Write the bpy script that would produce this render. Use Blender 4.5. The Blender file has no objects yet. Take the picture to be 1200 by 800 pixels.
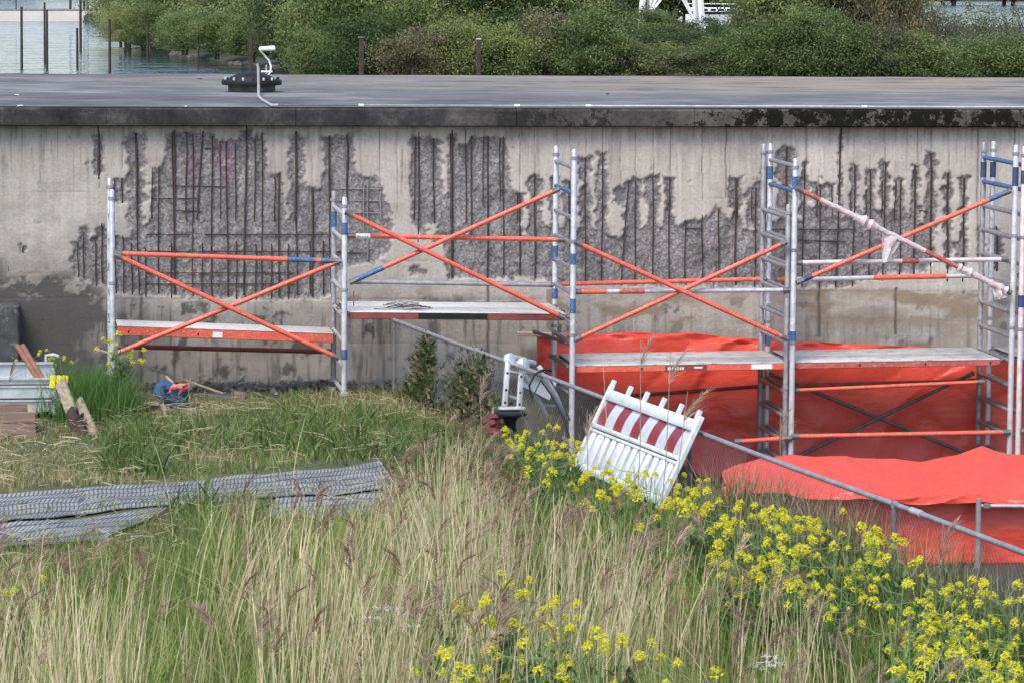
import bpy, math, random
import numpy as np
from mathutils import Vector, Matrix, noise as mnoise

random.seed(7)
RNG = np.random.default_rng(11)
scene = bpy.context.scene
COL = scene.collection

# ------------------------------------------------------------------ camera
F = 4200.0                      # focal length in pixels of the 1200 px wide photograph
CAM = np.array([0.0, -41.0, 4.80])
YAW, PITCH, ROLL = math.radians(7.9), math.radians(5.98), math.radians(0.45)
fwd = np.array([math.sin(YAW)*math.cos(PITCH), math.cos(YAW)*math.cos(PITCH), -math.sin(PITCH)])
r0 = np.array([math.cos(YAW), -math.sin(YAW), 0.0])
u0 = np.cross(r0, fwd)
rgt = r0*math.cos(ROLL) + u0*math.sin(ROLL)
upv = u0*math.cos(ROLL) - r0*math.sin(ROLL)
cd = bpy.data.cameras.new('camera')
cd.sensor_width = 36.0
cd.lens = F/1200*36
cd.clip_start = 0.5
cd.clip_end = 6000
cam = bpy.data.objects.new('camera', cd)
COL.objects.link(cam)
M = Matrix.Identity(4)
for i in range(3):
    M[i][0] = rgt[i]; M[i][1] = upv[i]; M[i][2] = -fwd[i]; M[i][3] = CAM[i]
cam.matrix_world = M
scene.camera = cam

# ------------------------------------------------------------------ sky, sun, exposure
SUN_EL, SUN_AZ = math.radians(52), math.radians(215)      # azimuth clockwise from +Y
world = bpy.data.worlds.new('World')
scene.world = world
world.use_nodes = True
wn = world.node_tree
wn.nodes.clear()
wo = wn.nodes.new('ShaderNodeOutputWorld')
wb = wn.nodes.new('ShaderNodeBackground')
ws = wn.nodes.new('ShaderNodeTexSky')
ws.sky_type = 'NISHITA'
ws.sun_disc = False
ws.sun_elevation = SUN_EL
ws.sun_rotation = SUN_AZ
ws.air_density = 1.0
ws.dust_density = 1.6
ws.ozone_density = 1.0
wb.inputs['Strength'].default_value = 0.13
wn.links.new(ws.outputs[0], wb.inputs['Color'])
wn.links.new(wb.outputs[0], wo.inputs['Surface'])
sd = bpy.data.lights.new('sun', 'SUN')
sd.energy = 1.5
sd.angle = math.radians(25)
sd.color = (1.0, 0.94, 0.85)
sun = bpy.data.objects.new('sun', sd)
COL.objects.link(sun)
sdir = Vector((math.sin(SUN_AZ)*math.cos(SUN_EL), math.cos(SUN_AZ)*math.cos(SUN_EL), math.sin(SUN_EL)))
sun.rotation_euler = sdir.to_track_quat('Z', 'Y').to_euler()
sun.location = (0, -20, 30)
scene.view_settings.view_transform = 'Standard'
scene.view_settings.look = 'None'
scene.view_settings.exposure = 1.15
scene.view_settings.gamma = 1.0
scene.view_settings.use_curve_mapping = False
scene.render.engine = 'CYCLES'
scene.cycles.max_bounces = 6
scene.cycles.transparent_max_bounces = 8

# ------------------------------------------------------------------ from a point of the photograph to a place
def ray(px, py):
    return fwd*F + rgt*(px-600.0) - upv*(py-400.0)
def P(px, py, Y):               # on the upright plane at this distance from the wall
    d = ray(px, py); t = (Y-CAM[1])/d[1]
    return Vector(CAM + d*t)
def G(px, py, z=0.0):           # on the level at this height
    d = ray(px, py); t = (z-CAM[2])/d[2]
    return Vector(CAM + d*t)
def D(px, py, dist):            # at this distance along the view
    d = ray(px, py)
    return Vector(CAM + d*(dist/F))
def proj(xyz):
    q = np.asarray(xyz) - CAM
    c = q @ fwd
    return 600 + F*(q @ rgt)/c, 400 - F*(q @ upv)/c, c

# ------------------------------------------------------------------ materials
def newmat(name):
    m = bpy.data.materials.new(name); m.use_nodes = True
    nt = m.node_tree
    b = nt.nodes['Principled BSDF']
    return m, nt, b
def lk(nt, a, b): nt.links.new(a, b)
def nd(nt, t, **kw):
    n = nt.nodes.new(t)
    for k, v in kw.items(): setattr(n, k, v)
    return n
def noise_node(nt, scale, detail=6, rough=0.6, coord='Object', stretch=None):
    tc = nd(nt, 'ShaderNodeTexCoord')
    n = nd(nt, 'ShaderNodeTexNoise')
    n.inputs['Scale'].default_value = scale
    n.inputs['Detail'].default_value = detail
    n.inputs['Roughness'].default_value = rough
    if stretch:
        mp = nd(nt, 'ShaderNodeMapping'); mp.inputs['Scale'].default_value = stretch
        lk(nt, tc.outputs[coord], mp.inputs['Vector']); lk(nt, mp.outputs[0], n.inputs['Vector'])
    else:
        lk(nt, tc.outputs[coord], n.inputs['Vector'])
    return n
def ramp(nt, fac, stops):
    r = nd(nt, 'ShaderNodeValToRGB')
    e = r.color_ramp.elements
    while len(e) < len(stops): e.new(0.5)
    for k, (p, c) in enumerate(stops):
        e[k].position = p
        e[k].color = (c, c, c, 1) if isinstance(c, (int, float)) else (*c, 1)
    lk(nt, fac, r.inputs[0])
    return r
def mixc(nt, fac, a, b, mode='MIX'):
    m = nd(nt, 'ShaderNodeMix', data_type='RGBA', blend_type=mode)
    for sock, v in ((m.inputs[0], fac), (m.inputs[6], a), (m.inputs[7], b)):
        if hasattr(v, 'node'): lk(nt, v, sock)
        elif isinstance(v, (int, float)): sock.default_value = v
        else: sock.default_value = (*v, 1)
    return m.outputs[2]
def attr(nt, name):
    a = nd(nt, 'ShaderNodeAttribute'); a.attribute_name = name
    return a
def bump(nt, b, h, strength, dist=0.01):
    n = nd(nt, 'ShaderNodeBump'); n.inputs['Strength'].default_value = strength; n.inputs['Distance'].default_value = dist
    lk(nt, h, n.inputs['Height']); lk(nt, n.outputs[0], b.inputs['Normal'])
def worn(name, c1, c2, scale=8, rough=0.6, metal=0.0, lo=0.35, hi=0.7, bs=0.1, detail=7, stretch=None, spec=0.5, c3=None, s3=60):
    m, nt, b = newmat(name)
    n = noise_node(nt, scale, detail, 0.65, stretch=stretch)
    r = ramp(nt, n.outputs[0], [(lo, c1), (hi, c2)])
    out = r.outputs[0]
    if c3:
        n3 = noise_node(nt, s3, 4, 0.7)
        f3 = ramp(nt, n3.outputs[0], [(0.56, 0.0), (0.66, 1.0)])
        out = mixc(nt, f3.outputs[0], out, c3)
    lk(nt, out, b.inputs['Base Color'])
    b.inputs['Roughness'].default_value = rough
    b.inputs['Metallic'].default_value = metal
    b.inputs['Specular IOR Level'].default_value = spec
    if bs: bump(nt, b, n.outputs[0], bs)
    return m

MT = {}
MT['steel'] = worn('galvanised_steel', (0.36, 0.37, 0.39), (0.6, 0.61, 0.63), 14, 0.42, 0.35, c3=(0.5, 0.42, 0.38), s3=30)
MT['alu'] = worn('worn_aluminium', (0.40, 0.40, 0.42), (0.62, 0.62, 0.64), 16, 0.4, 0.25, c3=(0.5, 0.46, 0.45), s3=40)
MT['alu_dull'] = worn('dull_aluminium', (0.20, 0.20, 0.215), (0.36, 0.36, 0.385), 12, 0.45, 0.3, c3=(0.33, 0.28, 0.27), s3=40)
MT['alu_pink'] = worn('tarp_stained_aluminium', (0.5, 0.42, 0.42), (0.75, 0.7, 0.7), 12, 0.45, 0.2)
MT['orange'] = worn('orange_brace_paint', (0.58, 0.085, 0.050), (0.76, 0.145, 0.085), 9, 0.42, 0, c3=(0.72, 0.34, 0.26), s3=45)
MT['orange_dull'] = worn('faded_orange_paint', (0.33, 0.06, 0.05), (0.52, 0.13, 0.10), 9, 0.5, 0, c3=(0.45, 0.32, 0.3), s3=35)
MT['red_dark'] = worn('dark_red_paint', (0.17, 0.035, 0.03), (0.27, 0.06, 0.05), 9, 0.5)
MT['blue'] = worn('blue_tape', (0.03, 0.075, 0.19), (0.07, 0.15, 0.30), 18, 0.55, c3=(0.25, 0.3, 0.38), s3=60)
MT['navy'] = worn('navy_tape', (0.02, 0.04, 0.10), (0.05, 0.08, 0.18), 18, 0.55)
MT['grime'] = worn('grimy_steel', (0.10, 0.09, 0.09), (0.2, 0.19, 0.19), 14, 0.5, 0.2)
MT['white_sticker'] = worn('white_sticker', (0.7, 0.7, 0.68), (0.82, 0.82, 0.8), 20, 0.5)
MT['black'] = worn('black_plastic', (0.006, 0.006, 0.007), (0.018, 0.018, 0.02), 10, 0.6, spec=0.3)
MT['rebar'] = worn('rusty_rebar', (0.022, 0.017, 0.016), (0.075, 0.045, 0.034), 9, 0.8, bs=0.3)
MT['rebar_pale'] = worn('dusty_rebar', (0.16, 0.15, 0.15), (0.27, 0.26, 0.26), 30, 0.8)
MT['rust'] = worn('rust', (0.028, 0.019, 0.016), (0.075, 0.042, 0.03), 5, 0.85, bs=0.3)
MT['rustpipe'] = worn('brown_rusty_pipe', (0.16, 0.07, 0.045), (0.30, 0.15, 0.10), 12, 0.75, bs=0.3)
MT['pile'] = worn('dark_timber_pile', (0.02, 0.018, 0.017), (0.05, 0.04, 0.035), 3, 0.85)
MT['galv_sheet'] = worn('galvanised_sheet', (0.40, 0.47, 0.48), (0.62, 0.68, 0.68), 5, 0.35, 0.3, detail=4)
MT['wood_brown'] = worn('weathered_brown_boards', (0.13, 0.085, 0.065), (0.30, 0.21, 0.17), 3.5, 0.8, stretch=(1, 6, 14), bs=0.4)
MT['wood_grey'] = worn('grey_weathered_wood', (0.20, 0.16, 0.11), (0.42, 0.35, 0.26), 5, 0.8, stretch=(2, 2, 9), bs=0.3)
MT['wood_pale'] = worn('pale_plank', (0.35, 0.27, 0.22), (0.52, 0.42, 0.35), 5, 0.75, stretch=(2, 9, 9))
MT['white_plastic'] = worn('white_barrier_plastic', (0.50, 0.54, 0.565), (0.68, 0.70, 0.71), 9, 0.45, c3=(0.38, 0.38, 0.34), s3=13)
MT['red_sheet'] = worn('red_reflective', (0.18, 0.008, 0.015), (0.28, 0.016, 0.024), 14, 0.35)
MT['grey_sheet'] = worn('silver_reflective', (0.42, 0.44, 0.48), (0.56, 0.58, 0.61), 14, 0.35)
MT['yellow'] = worn('yellow_tag', (0.72, 0.62, 0.02), (0.85, 0.76, 0.06), 14, 0.5)
MT['bucket_blue'] = worn('blue_bucket', (0.01, 0.045, 0.12), (0.03, 0.09, 0.2), 10, 0.4)
MT['pink'] = worn('coral_cloth', (0.8, 0.13, 0.13), (0.9, 0.22, 0.2), 14, 0.8)
MT['darkred'] = worn('dark_red_cloth', (0.10, 0.012, 0.015), (0.2, 0.03, 0.035), 14, 0.8)
MT['rubble'] = worn('concrete_rubble', (0.10, 0.095, 0.095), (0.27, 0.26, 0.25), 9, 0.9)
MT['whitepaint'] = worn('white_paint', (0.74, 0.76, 0.78), (0.84, 0.85, 0.86), 2, 0.4)
MT['cream'] = worn('pale_hull', (0.72, 0.66, 0.58), (0.84, 0.79, 0.72), 0.4, 0.6)
MT['hide'] = worn('conduit_plastic', (0.26, 0.25, 0.25), (0.42, 0.41, 0.41), 12, 0.5)
MT['darkblock'] = worn('dark_damp_concrete', (0.035, 0.035, 0.037), (0.085, 0.083, 0.083), 6, 0.85, c3=(0.14, 0.13, 0.13), s3=9)
MT['bark'] = worn('bark', (0.055, 0.045, 0.035), (0.13, 0.11, 0.085), 2, 0.9)
MT['rock'] = worn('shore_stone', (0.05, 0.048, 0.043), (0.13, 0.12, 0.105), 0.8, 0.9)
MT['stemgreen'] = worn('plant_stem', (0.10, 0.17, 0.05), (0.2, 0.28, 0.09), 10, 0.6, bs=0)

def tarp_mat():
    m, nt, b = newmat('red_tarpaulin')
    n = noise_node(nt, 1.3, 8, 0.6)
    r = ramp(nt, n.outputs[0], [(0.3, (0.60, 0.056, 0.032)), (0.7, (0.73, 0.076, 0.044))])
    n2 = noise_node(nt, 22, 5, 0.7)
    f = ramp(nt, n2.outputs[0], [(0.5, 0.0), (0.75, 0.35)])
    c = mixc(nt, f.outputs[0], r.outputs[0], (0.62, 0.17, 0.12))
    n5 = noise_node(nt, 2.2, 6, 0.7)
    f5 = ramp(nt, n5.outputs[0], [(0.52, 0.0), (0.72, 0.45)])
    c = mixc(nt, f5.outputs[0], c, (0.48, 0.055, 0.035))
    lk(nt, c, b.inputs['Base Color'])
    b.inputs['Roughness'].default_value = 0.36
    n3 = noise_node(nt, 6, 5, 0.6, stretch=(1, 1, 2.2))
    bump(nt, b, n3.outputs[0], 0.28, 0.05)
    return m
MT['tarp'] = tarp_mat()

def film_mat():
    m, nt, b = newmat('milky_plastic_film')
    n = noise_node(nt, 25, 5, 0.6)
    r = ramp(nt, n.outputs[0], [(0.3, (0.70, 0.60, 0.61)), (0.7, (0.85, 0.80, 0.81))])
    lk(nt, r.outputs[0], b.inputs['Base Color'])
    b.inputs['Roughness'].default_value = 0.3
    b.inputs['Alpha'].default_value = 0.62
    bump(nt, b, n.outputs[0], 0.7, 0.02)
    return m
MT['film'] = film_mat()

def deck_mat():
    m, nt, b = newmat('cement_splashed_deck')
    n = noise_node(nt, 3.0, 8, 0.7, stretch=(1, 3, 3))
    r = ramp(nt, n.outputs[0], [(0.3, (0.36, 0.34, 0.33)), (0.72, (0.62, 0.61, 0.60))])
    n2 = noise_node(nt, 9, 8, 0.8)
    f = ramp(nt, n2.outputs[0], [(0.54, 0.0), (0.62, 1.0)])
    c = mixc(nt, f.outputs[0], r.outputs[0], (0.17, 0.165, 0.165))
    lk(nt, c, b.inputs['Base Color'])
    b.inputs['Roughness'].default_value = 0.6
    bump(nt, b, n2.outputs[0], 0.3)
    return m
MT['deck'] = deck_mat()
MT['deck_clean'] = worn('pale_deck', (0.52, 0.51, 0.49), (0.68, 0.67, 0.65), 5, 0.55, stretch=(1, 4, 4), c3=(0.36, 0.34, 0.33), s3=14)

def wall_mat():
    m, nt, b = newmat('spalled_concrete')
    big = noise_node(nt, 0.9, 9, 0.62)
    base = ramp(nt, big.outputs[0], [(0.28, (0.35, 0.318, 0.282)), (0.5, (0.475, 0.436, 0.392)), (0.75, (0.57, 0.53, 0.482))])
    fine = noise_node(nt, 26, 9, 0.75)
    ff = ramp(nt, fine.outputs[0], [(0.3, 0.80), (0.65, 1.06)])
    c = mixc(nt, 1.0, base.outputs[0], ff.outputs[0], 'MULTIPLY')
    # faint board streaks running down
    st = noise_node(nt, 1.0, 6, 0.7, stretch=(9, 1, 0.55))
    sf = ramp(nt, st.outputs[0], [(0.35, 0.82), (0.6, 1.02)])
    c = mixc(nt, 0.8, c, sf.outputs[0], 'MULTIPLY')
    # rain and damp stains, plus weaker light painted over the left half
    stain_and_shade = attr(nt, 'stain_and_shade')
    c = mixc(nt, stain_and_shade.outputs['Fac'], c, (0.055, 0.053, 0.052))
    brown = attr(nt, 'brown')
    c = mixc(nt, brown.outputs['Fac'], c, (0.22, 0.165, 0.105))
    crack = attr(nt, 'crack')
    c = mixc(nt, crack.outputs['Fac'], c, (0.09, 0.075, 0.068))
    # broken face: aggregate
    vor = nd(nt, 'ShaderNodeTexVoronoi'); vor.inputs['Scale'].default_value = 42
    tc = nd(nt, 'ShaderNodeTexCoord'); lk(nt, tc.outputs['Object'], vor.inputs['Vector'])
    an = noise_node(nt, 34, 9, 0.8)
    agg = ramp(nt, an.outputs[0], [(0.30, (0.09, 0.083, 0.083)), (0.5, (0.19, 0.178, 0.177)), (0.70, (0.37, 0.347, 0.338))])
    vb = nd(nt, 'ShaderNodeSeparateColor'); lk(nt, vor.outputs['Color'], vb.inputs[0])
    vf = ramp(nt, vb.outputs[0], [(0.0, 0.72), (1.0, 1.22)])
    agg2 = mixc(nt, 1.0, agg.outputs[0], vf.outputs[0], 'MULTIPLY')
    ln_ = noise_node(nt, 3.2, 5, 0.6, stretch=(1.6, 1, 0.7))
    lf_ = ramp(nt, ln_.outputs[0], [(0.34, 0.68), (0.66, 1.32)])
    agg2 = mixc(nt, 1.0, agg2, lf_.outputs[0], 'MULTIPLY')
    purple = attr(nt, 'purple')
    agg2 = mixc(nt, purple.outputs['Fac'], agg2, (0.15, 0.065, 0.12))
    sp = attr(nt, 'spall')
    c = mixc(nt, sp.outputs['Fac'], c, agg2)
    lk(nt, c, b.inputs['Base Color'])
    b.inputs['Roughness'].default_value = 0.88
    b.inputs['Specular IOR Level'].default_value = 0.25
    h = mixc(nt, sp.outputs['Fac'], fine.outputs[0], an.outputs[0])
    bump(nt, b, h, 0.5, 0.02)
    return m
MT['wall'] = wall_mat()

def coping_mat():
    m, nt, b = newmat('blackened_coping')
    n = noise_node(nt, 1.6, 9, 0.75)
    r = ramp(nt, n.outputs[0], [(0.36, (0.018, 0.017, 0.018)), (0.52, (0.043, 0.041, 0.0415)), (0.66, (0.11, 0.104, 0.098))])
    # lichen patches grow towards the right-hand end
    tc = nd(nt, 'ShaderNodeTexCoord'); sx = nd(nt, 'ShaderNodeSeparateXYZ'); lk(nt, tc.outputs['Object'], sx.inputs[0])
    mr = nd(nt, 'ShaderNodeMapRange'); mr.inputs[1].default_value = -1.5; mr.inputs[2].default_value = 2.5
    lk(nt, sx.outputs['X'], mr.inputs[0])
    n2 = noise_node(nt, 5.5, 9, 0.8)
    n2b = noise_node(nt, 0.75, 3, 0.5)
    ad = nd(nt, 'ShaderNodeMath', operation='ADD'); lk(nt, n2.outputs[0], ad.inputs[0]); lk(nt, n2b.outputs[0], ad.inputs[1])
    f2 = ramp(nt, ad.outputs[0], [(0.99, 0.0), (1.05, 1.0)])
    n6 = noise_node(nt, 3, 8, 0.75)
    gb = ramp(nt, n6.outputs[0], [(0.35, (0.04, 0.037, 0.034)), (0.65, (0.125, 0.118, 0.108))])
    g = mixc(nt, f2.outputs[0], gb.outputs[0], (0.010, 0.010, 0.007))
    n4 = noise_node(nt, 30, 6, 0.8)
    f4 = ramp(nt, n4.outputs[0], [(0.62, 0.0), (0.70, 0.7)])
    g = mixc(nt, f4.outputs[0], g, (0.13, 0.125, 0.08))
    c = mixc(nt, mr.outputs[0], r.outputs[0], g)
    lk(nt, c, b.inputs['Base Color'])
    b.inputs['Roughness'].default_value = 0.95
    b.inputs['Specular IOR Level'].default_value = 0.1
    bump(nt, b, n2.outputs[0], 0.7, 0.02)
    return m
MT['coping'] = coping_mat()

def roof_mat():
    m, nt, b = newmat('roof_felt')
    n = noise_node(nt, 0.8, 9, 0.68, stretch=(0.8, 0.9, 1))
    r = ramp(nt, n.outputs[0], [(0.38, (0.07, 0.07, 0.075)), (0.52, (0.125, 0.123, 0.128)), (0.64, (0.22, 0.213, 0.205))])
    tc = nd(nt, 'ShaderNodeTexCoord'); sx = nd(nt, 'ShaderNodeSeparateXYZ'); lk(nt, tc.outputs['Object'], sx.inputs[0])
    # pale silt and dry moss lying on the back half
    my = nd(nt, 'ShaderNodeMapRange'); my.inputs[1].default_value = -3.0; my.inputs[2].default_value = 2.0; lk(nt, sx.outputs['Y'], my.inputs[0])
    mx = nd(nt, 'ShaderNodeMapRange'); mx.inputs[1].default_value = -6.5; mx.inputs[2].default_value = 4.0; lk(nt, sx.outputs['X'], mx.inputs[0])
    mul = nd(nt, 'ShaderNodeMath', operation='MULTIPLY'); lk(nt, my.outputs[0], mul.inputs[0]); lk(nt, mx.outputs[0], mul.inputs[1])
    n2 = noise_node(nt, 1.3, 8, 0.7, stretch=(0.5, 1, 1))
    f = ramp(nt, n2.outputs[0], [(0.40, 0.0), (0.54, 1.0)])
    mul2 = nd(nt, 'ShaderNodeMath', operation='MULTIPLY'); lk(nt, mul.outputs[0], mul2.inputs[0]); lk(nt, f.outputs[0], mul2.inputs[1])
    c = mixc(nt, mul2.outputs[0], r.outputs[0], (0.26, 0.21, 0.145))
    n3 = noise_node(nt, 2.4, 6, 0.6, stretch=(0.35, 1.8, 1))
    f3 = ramp(nt, n3.outputs[0], [(0.58, 0.0), (0.68, 0.55)])
    c = mixc(nt, f3.outputs[0], c, (0.26, 0.25, 0.25))
    lk(nt, c, b.inputs['Base Color'])
    b.inputs['Roughness'].default_value = 0.8
    b.inputs['Specular IOR Level'].default_value = 0.25
    bump(nt, b, n.outputs[0], 0.15)
    return m
MT['roof'] = roof_mat()

def ground_mat():
    m, nt, b = newmat('grassy_soil')
    n = noise_node(nt, 1.1, 9, 0.7)
    r = ramp(nt, n.outputs[0], [(0.3, (0.055, 0.075, 0.025)), (0.5, (0.105, 0.115, 0.045)), (0.7, (0.26, 0.21, 0.125))])
    n2 = noise_node(nt, 30, 6, 0.8)
    pa = attr(nt, 'pit')
    f = ramp(nt, n2.outputs[0], [(0.3, 0.55), (0.7, 1.25)])
    c = mixc(nt, pa.outputs['Fac'], r.outputs[0], (0.07, 0.055, 0.045))
    c = mixc(nt, 1.0, c, f.outputs[0], 'MULTIPLY')
    lk(nt, c, b.inputs['Base Color'])
    b.inputs['Roughness'].default_value = 0.95
    bump(nt, b, n2.outputs[0], 0.8, 0.03)
    return m
MT['ground'] = ground_mat()
MT['bank'] = worn('bank_soil', (0.018, 0.022, 0.011), (0.05, 0.05, 0.03), 0.25, 0.95)

def water_mat():
    m, nt, b = newmat('rippled_water')
    b.inputs['Base Color'].default_value = (0.012, 0.02, 0.018, 1)
    b.inputs['Roughness'].default_value = 0.06
    b.inputs['IOR'].default_value = 1.33
    n = noise_node(nt, 0.22, 3, 0.55, stretch=(1, 1.0, 1))
    n2 = noise_node(nt, 1.1, 3, 0.5)
    a = nd(nt, 'ShaderNodeMath', operation='MULTIPLY_ADD'); a.inputs[1].default_value = 0.35
    lk(nt, n2.outputs[0], a.inputs[0]); lk(nt, n.outputs[0], a.inputs[2])
    bump(nt, b, a.outputs[0], 0.6, 1.0)
    return m
MT['water'] = water_mat()

def plant_mat(name, trans=0.3, rough=0.6, rnd=0.0):
    m = bpy.data.materials.new(name); m.use_nodes = True
    nt = m.node_tree
    b = nt.nodes['Principled BSDF']
    out = nt.nodes['Material Output']
    a = attr(nt, 'tint')
    c = a.outputs['Color']
    if rnd:
        oi = nd(nt, 'ShaderNodeObjectInfo')
        rr = ramp(nt, oi.outputs['Random'], [(0.0, (1-rnd, 1-rnd*0.6, 1-rnd)), (0.5, (1, 1, 1)), (1.0, (1+rnd*1.2, 1+rnd*0.7, 1+rnd*0.3))])
        c = mixc(nt, 1.0, c, rr.outputs[0], 'MULTIPLY')
    lk(nt, c, b.inputs['Base Color'])
    b.inputs['Roughness'].default_value = rough
    b.inputs['Specular IOR Level'].default_value = 0.25
    tr = nd(nt, 'ShaderNodeBsdfTranslucent'); lk(nt, c, tr.inputs['Color'])
    mx = nd(nt, 'ShaderNodeMixShader'); mx.inputs[0].default_value = trans
    lk(nt, b.outputs[0], mx.inputs[1]); lk(nt, tr.outputs[0], mx.inputs[2]); lk(nt, mx.outputs[0], out.inputs['Surface'])
    return m
MT['blade'] = plant_mat('grass_blades')
MT['leaf'] = plant_mat('tree_leaves', 0.45, 0.6, 0.22)
MT['petal'] = plant_mat('petals', 0.5, 0.6)
MT['herb'] = plant_mat('herb_leaves', 0.3, 0.55)

# ------------------------------------------------------------------ builders
WL = {}
def tag(o, label=None, cat=None, group=None, kind=None):
    if label: o['label'] = label
    if cat: o['category'] = cat
    if group: o['group'] = group
    if kind: o['kind'] = kind
    return o
def thing(name, loc, label=None, cat=None, group=None, parent=None):
    o = bpy.data.objects.new(name, None)
    o.empty_display_size = 0.1
    COL.objects.link(o)
    loc = Vector(loc)
    if parent is not None:
        o.parent = parent; o.location = loc - WL[parent.name]
    else:
        o.location = loc
    WL[o.name] = loc
    return tag(o, label, cat, group)
class MB:
    def __init__(s): s.v = []; s.f = []
    def add(s, vs, fs):
        k = len(s.v); s.v += [Vector(v) for v in vs]; s.f += [tuple(i+k for i in f) for f in fs]; return s
    def path(s, pts, r, n=10, cap=True, closed=False):
        pts = [Vector(p) for p in pts]; k = len(pts)
        rs = r if isinstance(r, (list, tuple)) else [r]*k
        rings = []; prev = None
        for i, p in enumerate(pts):
            if i == 0: t = pts[1]-pts[0]
            elif i == k-1: t = pts[-1]-pts[-2]
            else: t = (pts[i+1]-pts[i]).normalized() + (pts[i]-pts[i-1]).normalized()
            t.normalize()
            if prev is None:
                a = t.orthogonal().normalized()
            else:
                a = prev - t*prev.dot(t)
                a = a.normalized() if a.length > 1e-6 else t.orthogonal().normalized()
            prev = a
            c = t.cross(a)
            rings.append([p + (a*math.cos(2*math.pi*j/n) + c*math.sin(2*math.pi*j/n))*rs[i] for j in range(n)])
        vs = [q for ring in rings for q in ring]
        fs = [(i*n+j, i*n+(j+1) % n, (i+1)*n+(j+1) % n, (i+1)*n+j) for i in range(k-1) for j in range(n)]
        if cap: fs += [tuple(range(n-1, -1, -1)), tuple((k-1)*n+j for j in range(n))]
        return s.add(vs, fs)
    def tube(s, a, b, r, n=10): return s.path([a, b], r, n)
    def box(s, c, size, R=None, ch=0.0):
        c = Vector(c); x, y, z = [q/2 for q in size]
        if ch <= 0:
            vs = [Vector((sx*x, sy*y, sz*z)) for sz in (-1, 1) for sy in (-1, 1) for sx in (-1, 1)]
            fs = [(0, 2, 3, 1), (4, 5, 7, 6), (0, 1, 5, 4), (2, 6, 7, 3), (0, 4, 6, 2), (1, 3, 7, 5)]
        else:
            ch = min(ch, x*0.9, y*0.9, z*0.9)
            prof = [(-x+ch, -y), (x-ch, -y), (x, -y+ch), (x, y-ch), (x-ch, y), (-x+ch, y), (-x, y-ch), (-x, -y+ch)]
            inn = [(px*(1-ch/x), py*(1-ch/y)) for px, py in prof]
            vs = [Vector((a, b, -z)) for a, b in inn] + [Vector((a, b, -z+ch)) for a, b in prof] + [Vector((a, b, z-ch)) for a, b in prof] + [Vector((a, b, z)) for a, b in inn]
            fs = [tuple(range(7, -1, -1)), tuple(range(24, 32))]
            for l in range(3):
                for j in range(8): fs.append((l*8+j, l*8+(j+1) % 8, (l+1)*8+(j+1) % 8, (l+1)*8+j))
        if R is not None: vs = [R @ v for v in vs]
        return s.add([v+c for v in vs], fs)
    def beam(s, a, b, w, h, up=(0, 0, 1), ch=0.0):     # a bar of rectangular section from a to b
        a = Vector(a); b = Vector(b); t = (b-a); L = t.length; t.normalize()
        u = Vector(up); sd_ = t.cross(u)
        if sd_.length < 1e-5: sd_ = t.orthogonal()
        sd_.normalize(); u = sd_.cross(t)
        R = Matrix((t, sd_, u)).transposed()
        return s.box((a+b)/2, (L, w, h), R, ch)
    def lathe(s, c, prof, n=20, axis=None):
        c = Vector(c); vs = []; k = len(prof)
        for r, z in prof:
            for j in range(n):
                a = 2*math.pi*j/n; vs.append(Vector((r*math.cos(a), r*math.sin(a), z)))
        if axis is not None:
            q = Vector((0, 0, 1)).rotation_difference(Vector(axis)); vs = [q @ v for v in vs]
        fs = [(i*n+j, i*n+(j+1) % n, (i+1)*n+(j+1) % n, (i+1)*n+j) for i in range(k-1) for j in range(n)]
        fs += [tuple(range(n-1, -1, -1)), tuple((k-1)*n+j for j in range(n))]
        return s.add([v+c for v in vs], fs)
    def build(s, name, mat, parent=None, smooth=None, local=False, origin=None):
        me = bpy.data.meshes.new(name)
        if parent is not None:
            off = Vector((0, 0, 0)) if local else WL[parent.name]
        elif origin is not None: off = Vector(origin)
        else:
            xs = [v.x for v in s.v]; ys = [v.y for v in s.v]; zs = [v.z for v in s.v]
            off = Vector(((min(xs)+max(xs))/2, (min(ys)+max(ys))/2, min(zs)))
        me.from_pydata([tuple(v-off) for v in s.v], [], s.f)
        me.update()
        if smooth is None: smooth = len(s.f) > 6
        if smooth:
            me.polygons.foreach_set('use_smooth', [True]*len(me.polygons))
            me.set_sharp_from_angle(angle=math.radians(40))
        me.materials.append(MT[mat] if isinstance(mat, str) else mat)
        o = bpy.data.objects.new(name, me); COL.objects.link(o)
        if parent is not None:
            o.parent = parent; WL[o.name] = off
        else:
            o.location = off; WL[o.name] = off
        return o
def np_mesh(name, V, Fq, mat, parent=None, cols=None, attrs=None, smooth=True, loc=(0, 0, 0)):
    V = np.asarray(V, dtype=np.float32); Fq = np.asarray(Fq, dtype=np.int32)
    me = bpy.data.meshes.new(name)
    nv, nf, k = len(V), len(Fq), Fq.shape[1]
    me.vertices.add(nv); me.vertices.foreach_set('co', V.ravel())
    me.loops.add(nf*k); me.loops.foreach_set('vertex_index', Fq.ravel())
    me.polygons.add(nf)
    me.polygons.foreach_set('loop_start', np.arange(0, nf*k, k, dtype=np.int32))
    me.polygons.foreach_set('use_smooth', np.full(nf, smooth))
    me.update(calc_edges=True)
    if cols is not None:
        a = me.color_attributes.new('tint', 'FLOAT_COLOR', 'POINT')
        c = np.ones((nv, 4), dtype=np.float32); c[:, :3] = cols
        a.data.foreach_set('color', c.ravel())
    for kx, val in (attrs or {}).items():
        a = me.attributes.new(kx, 'FLOAT', 'POINT'); a.data.foreach_set('value', np.asarray(val, dtype=np.float32).ravel())
    me.materials.append(MT[mat] if isinstance(mat, str) else mat)
    o = bpy.data.objects.new(name, me); COL.objects.link(o)
    if parent is not None: o.parent = parent
    o.location = loc
    WL[o.name] = Vector(loc)
    return o
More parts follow.
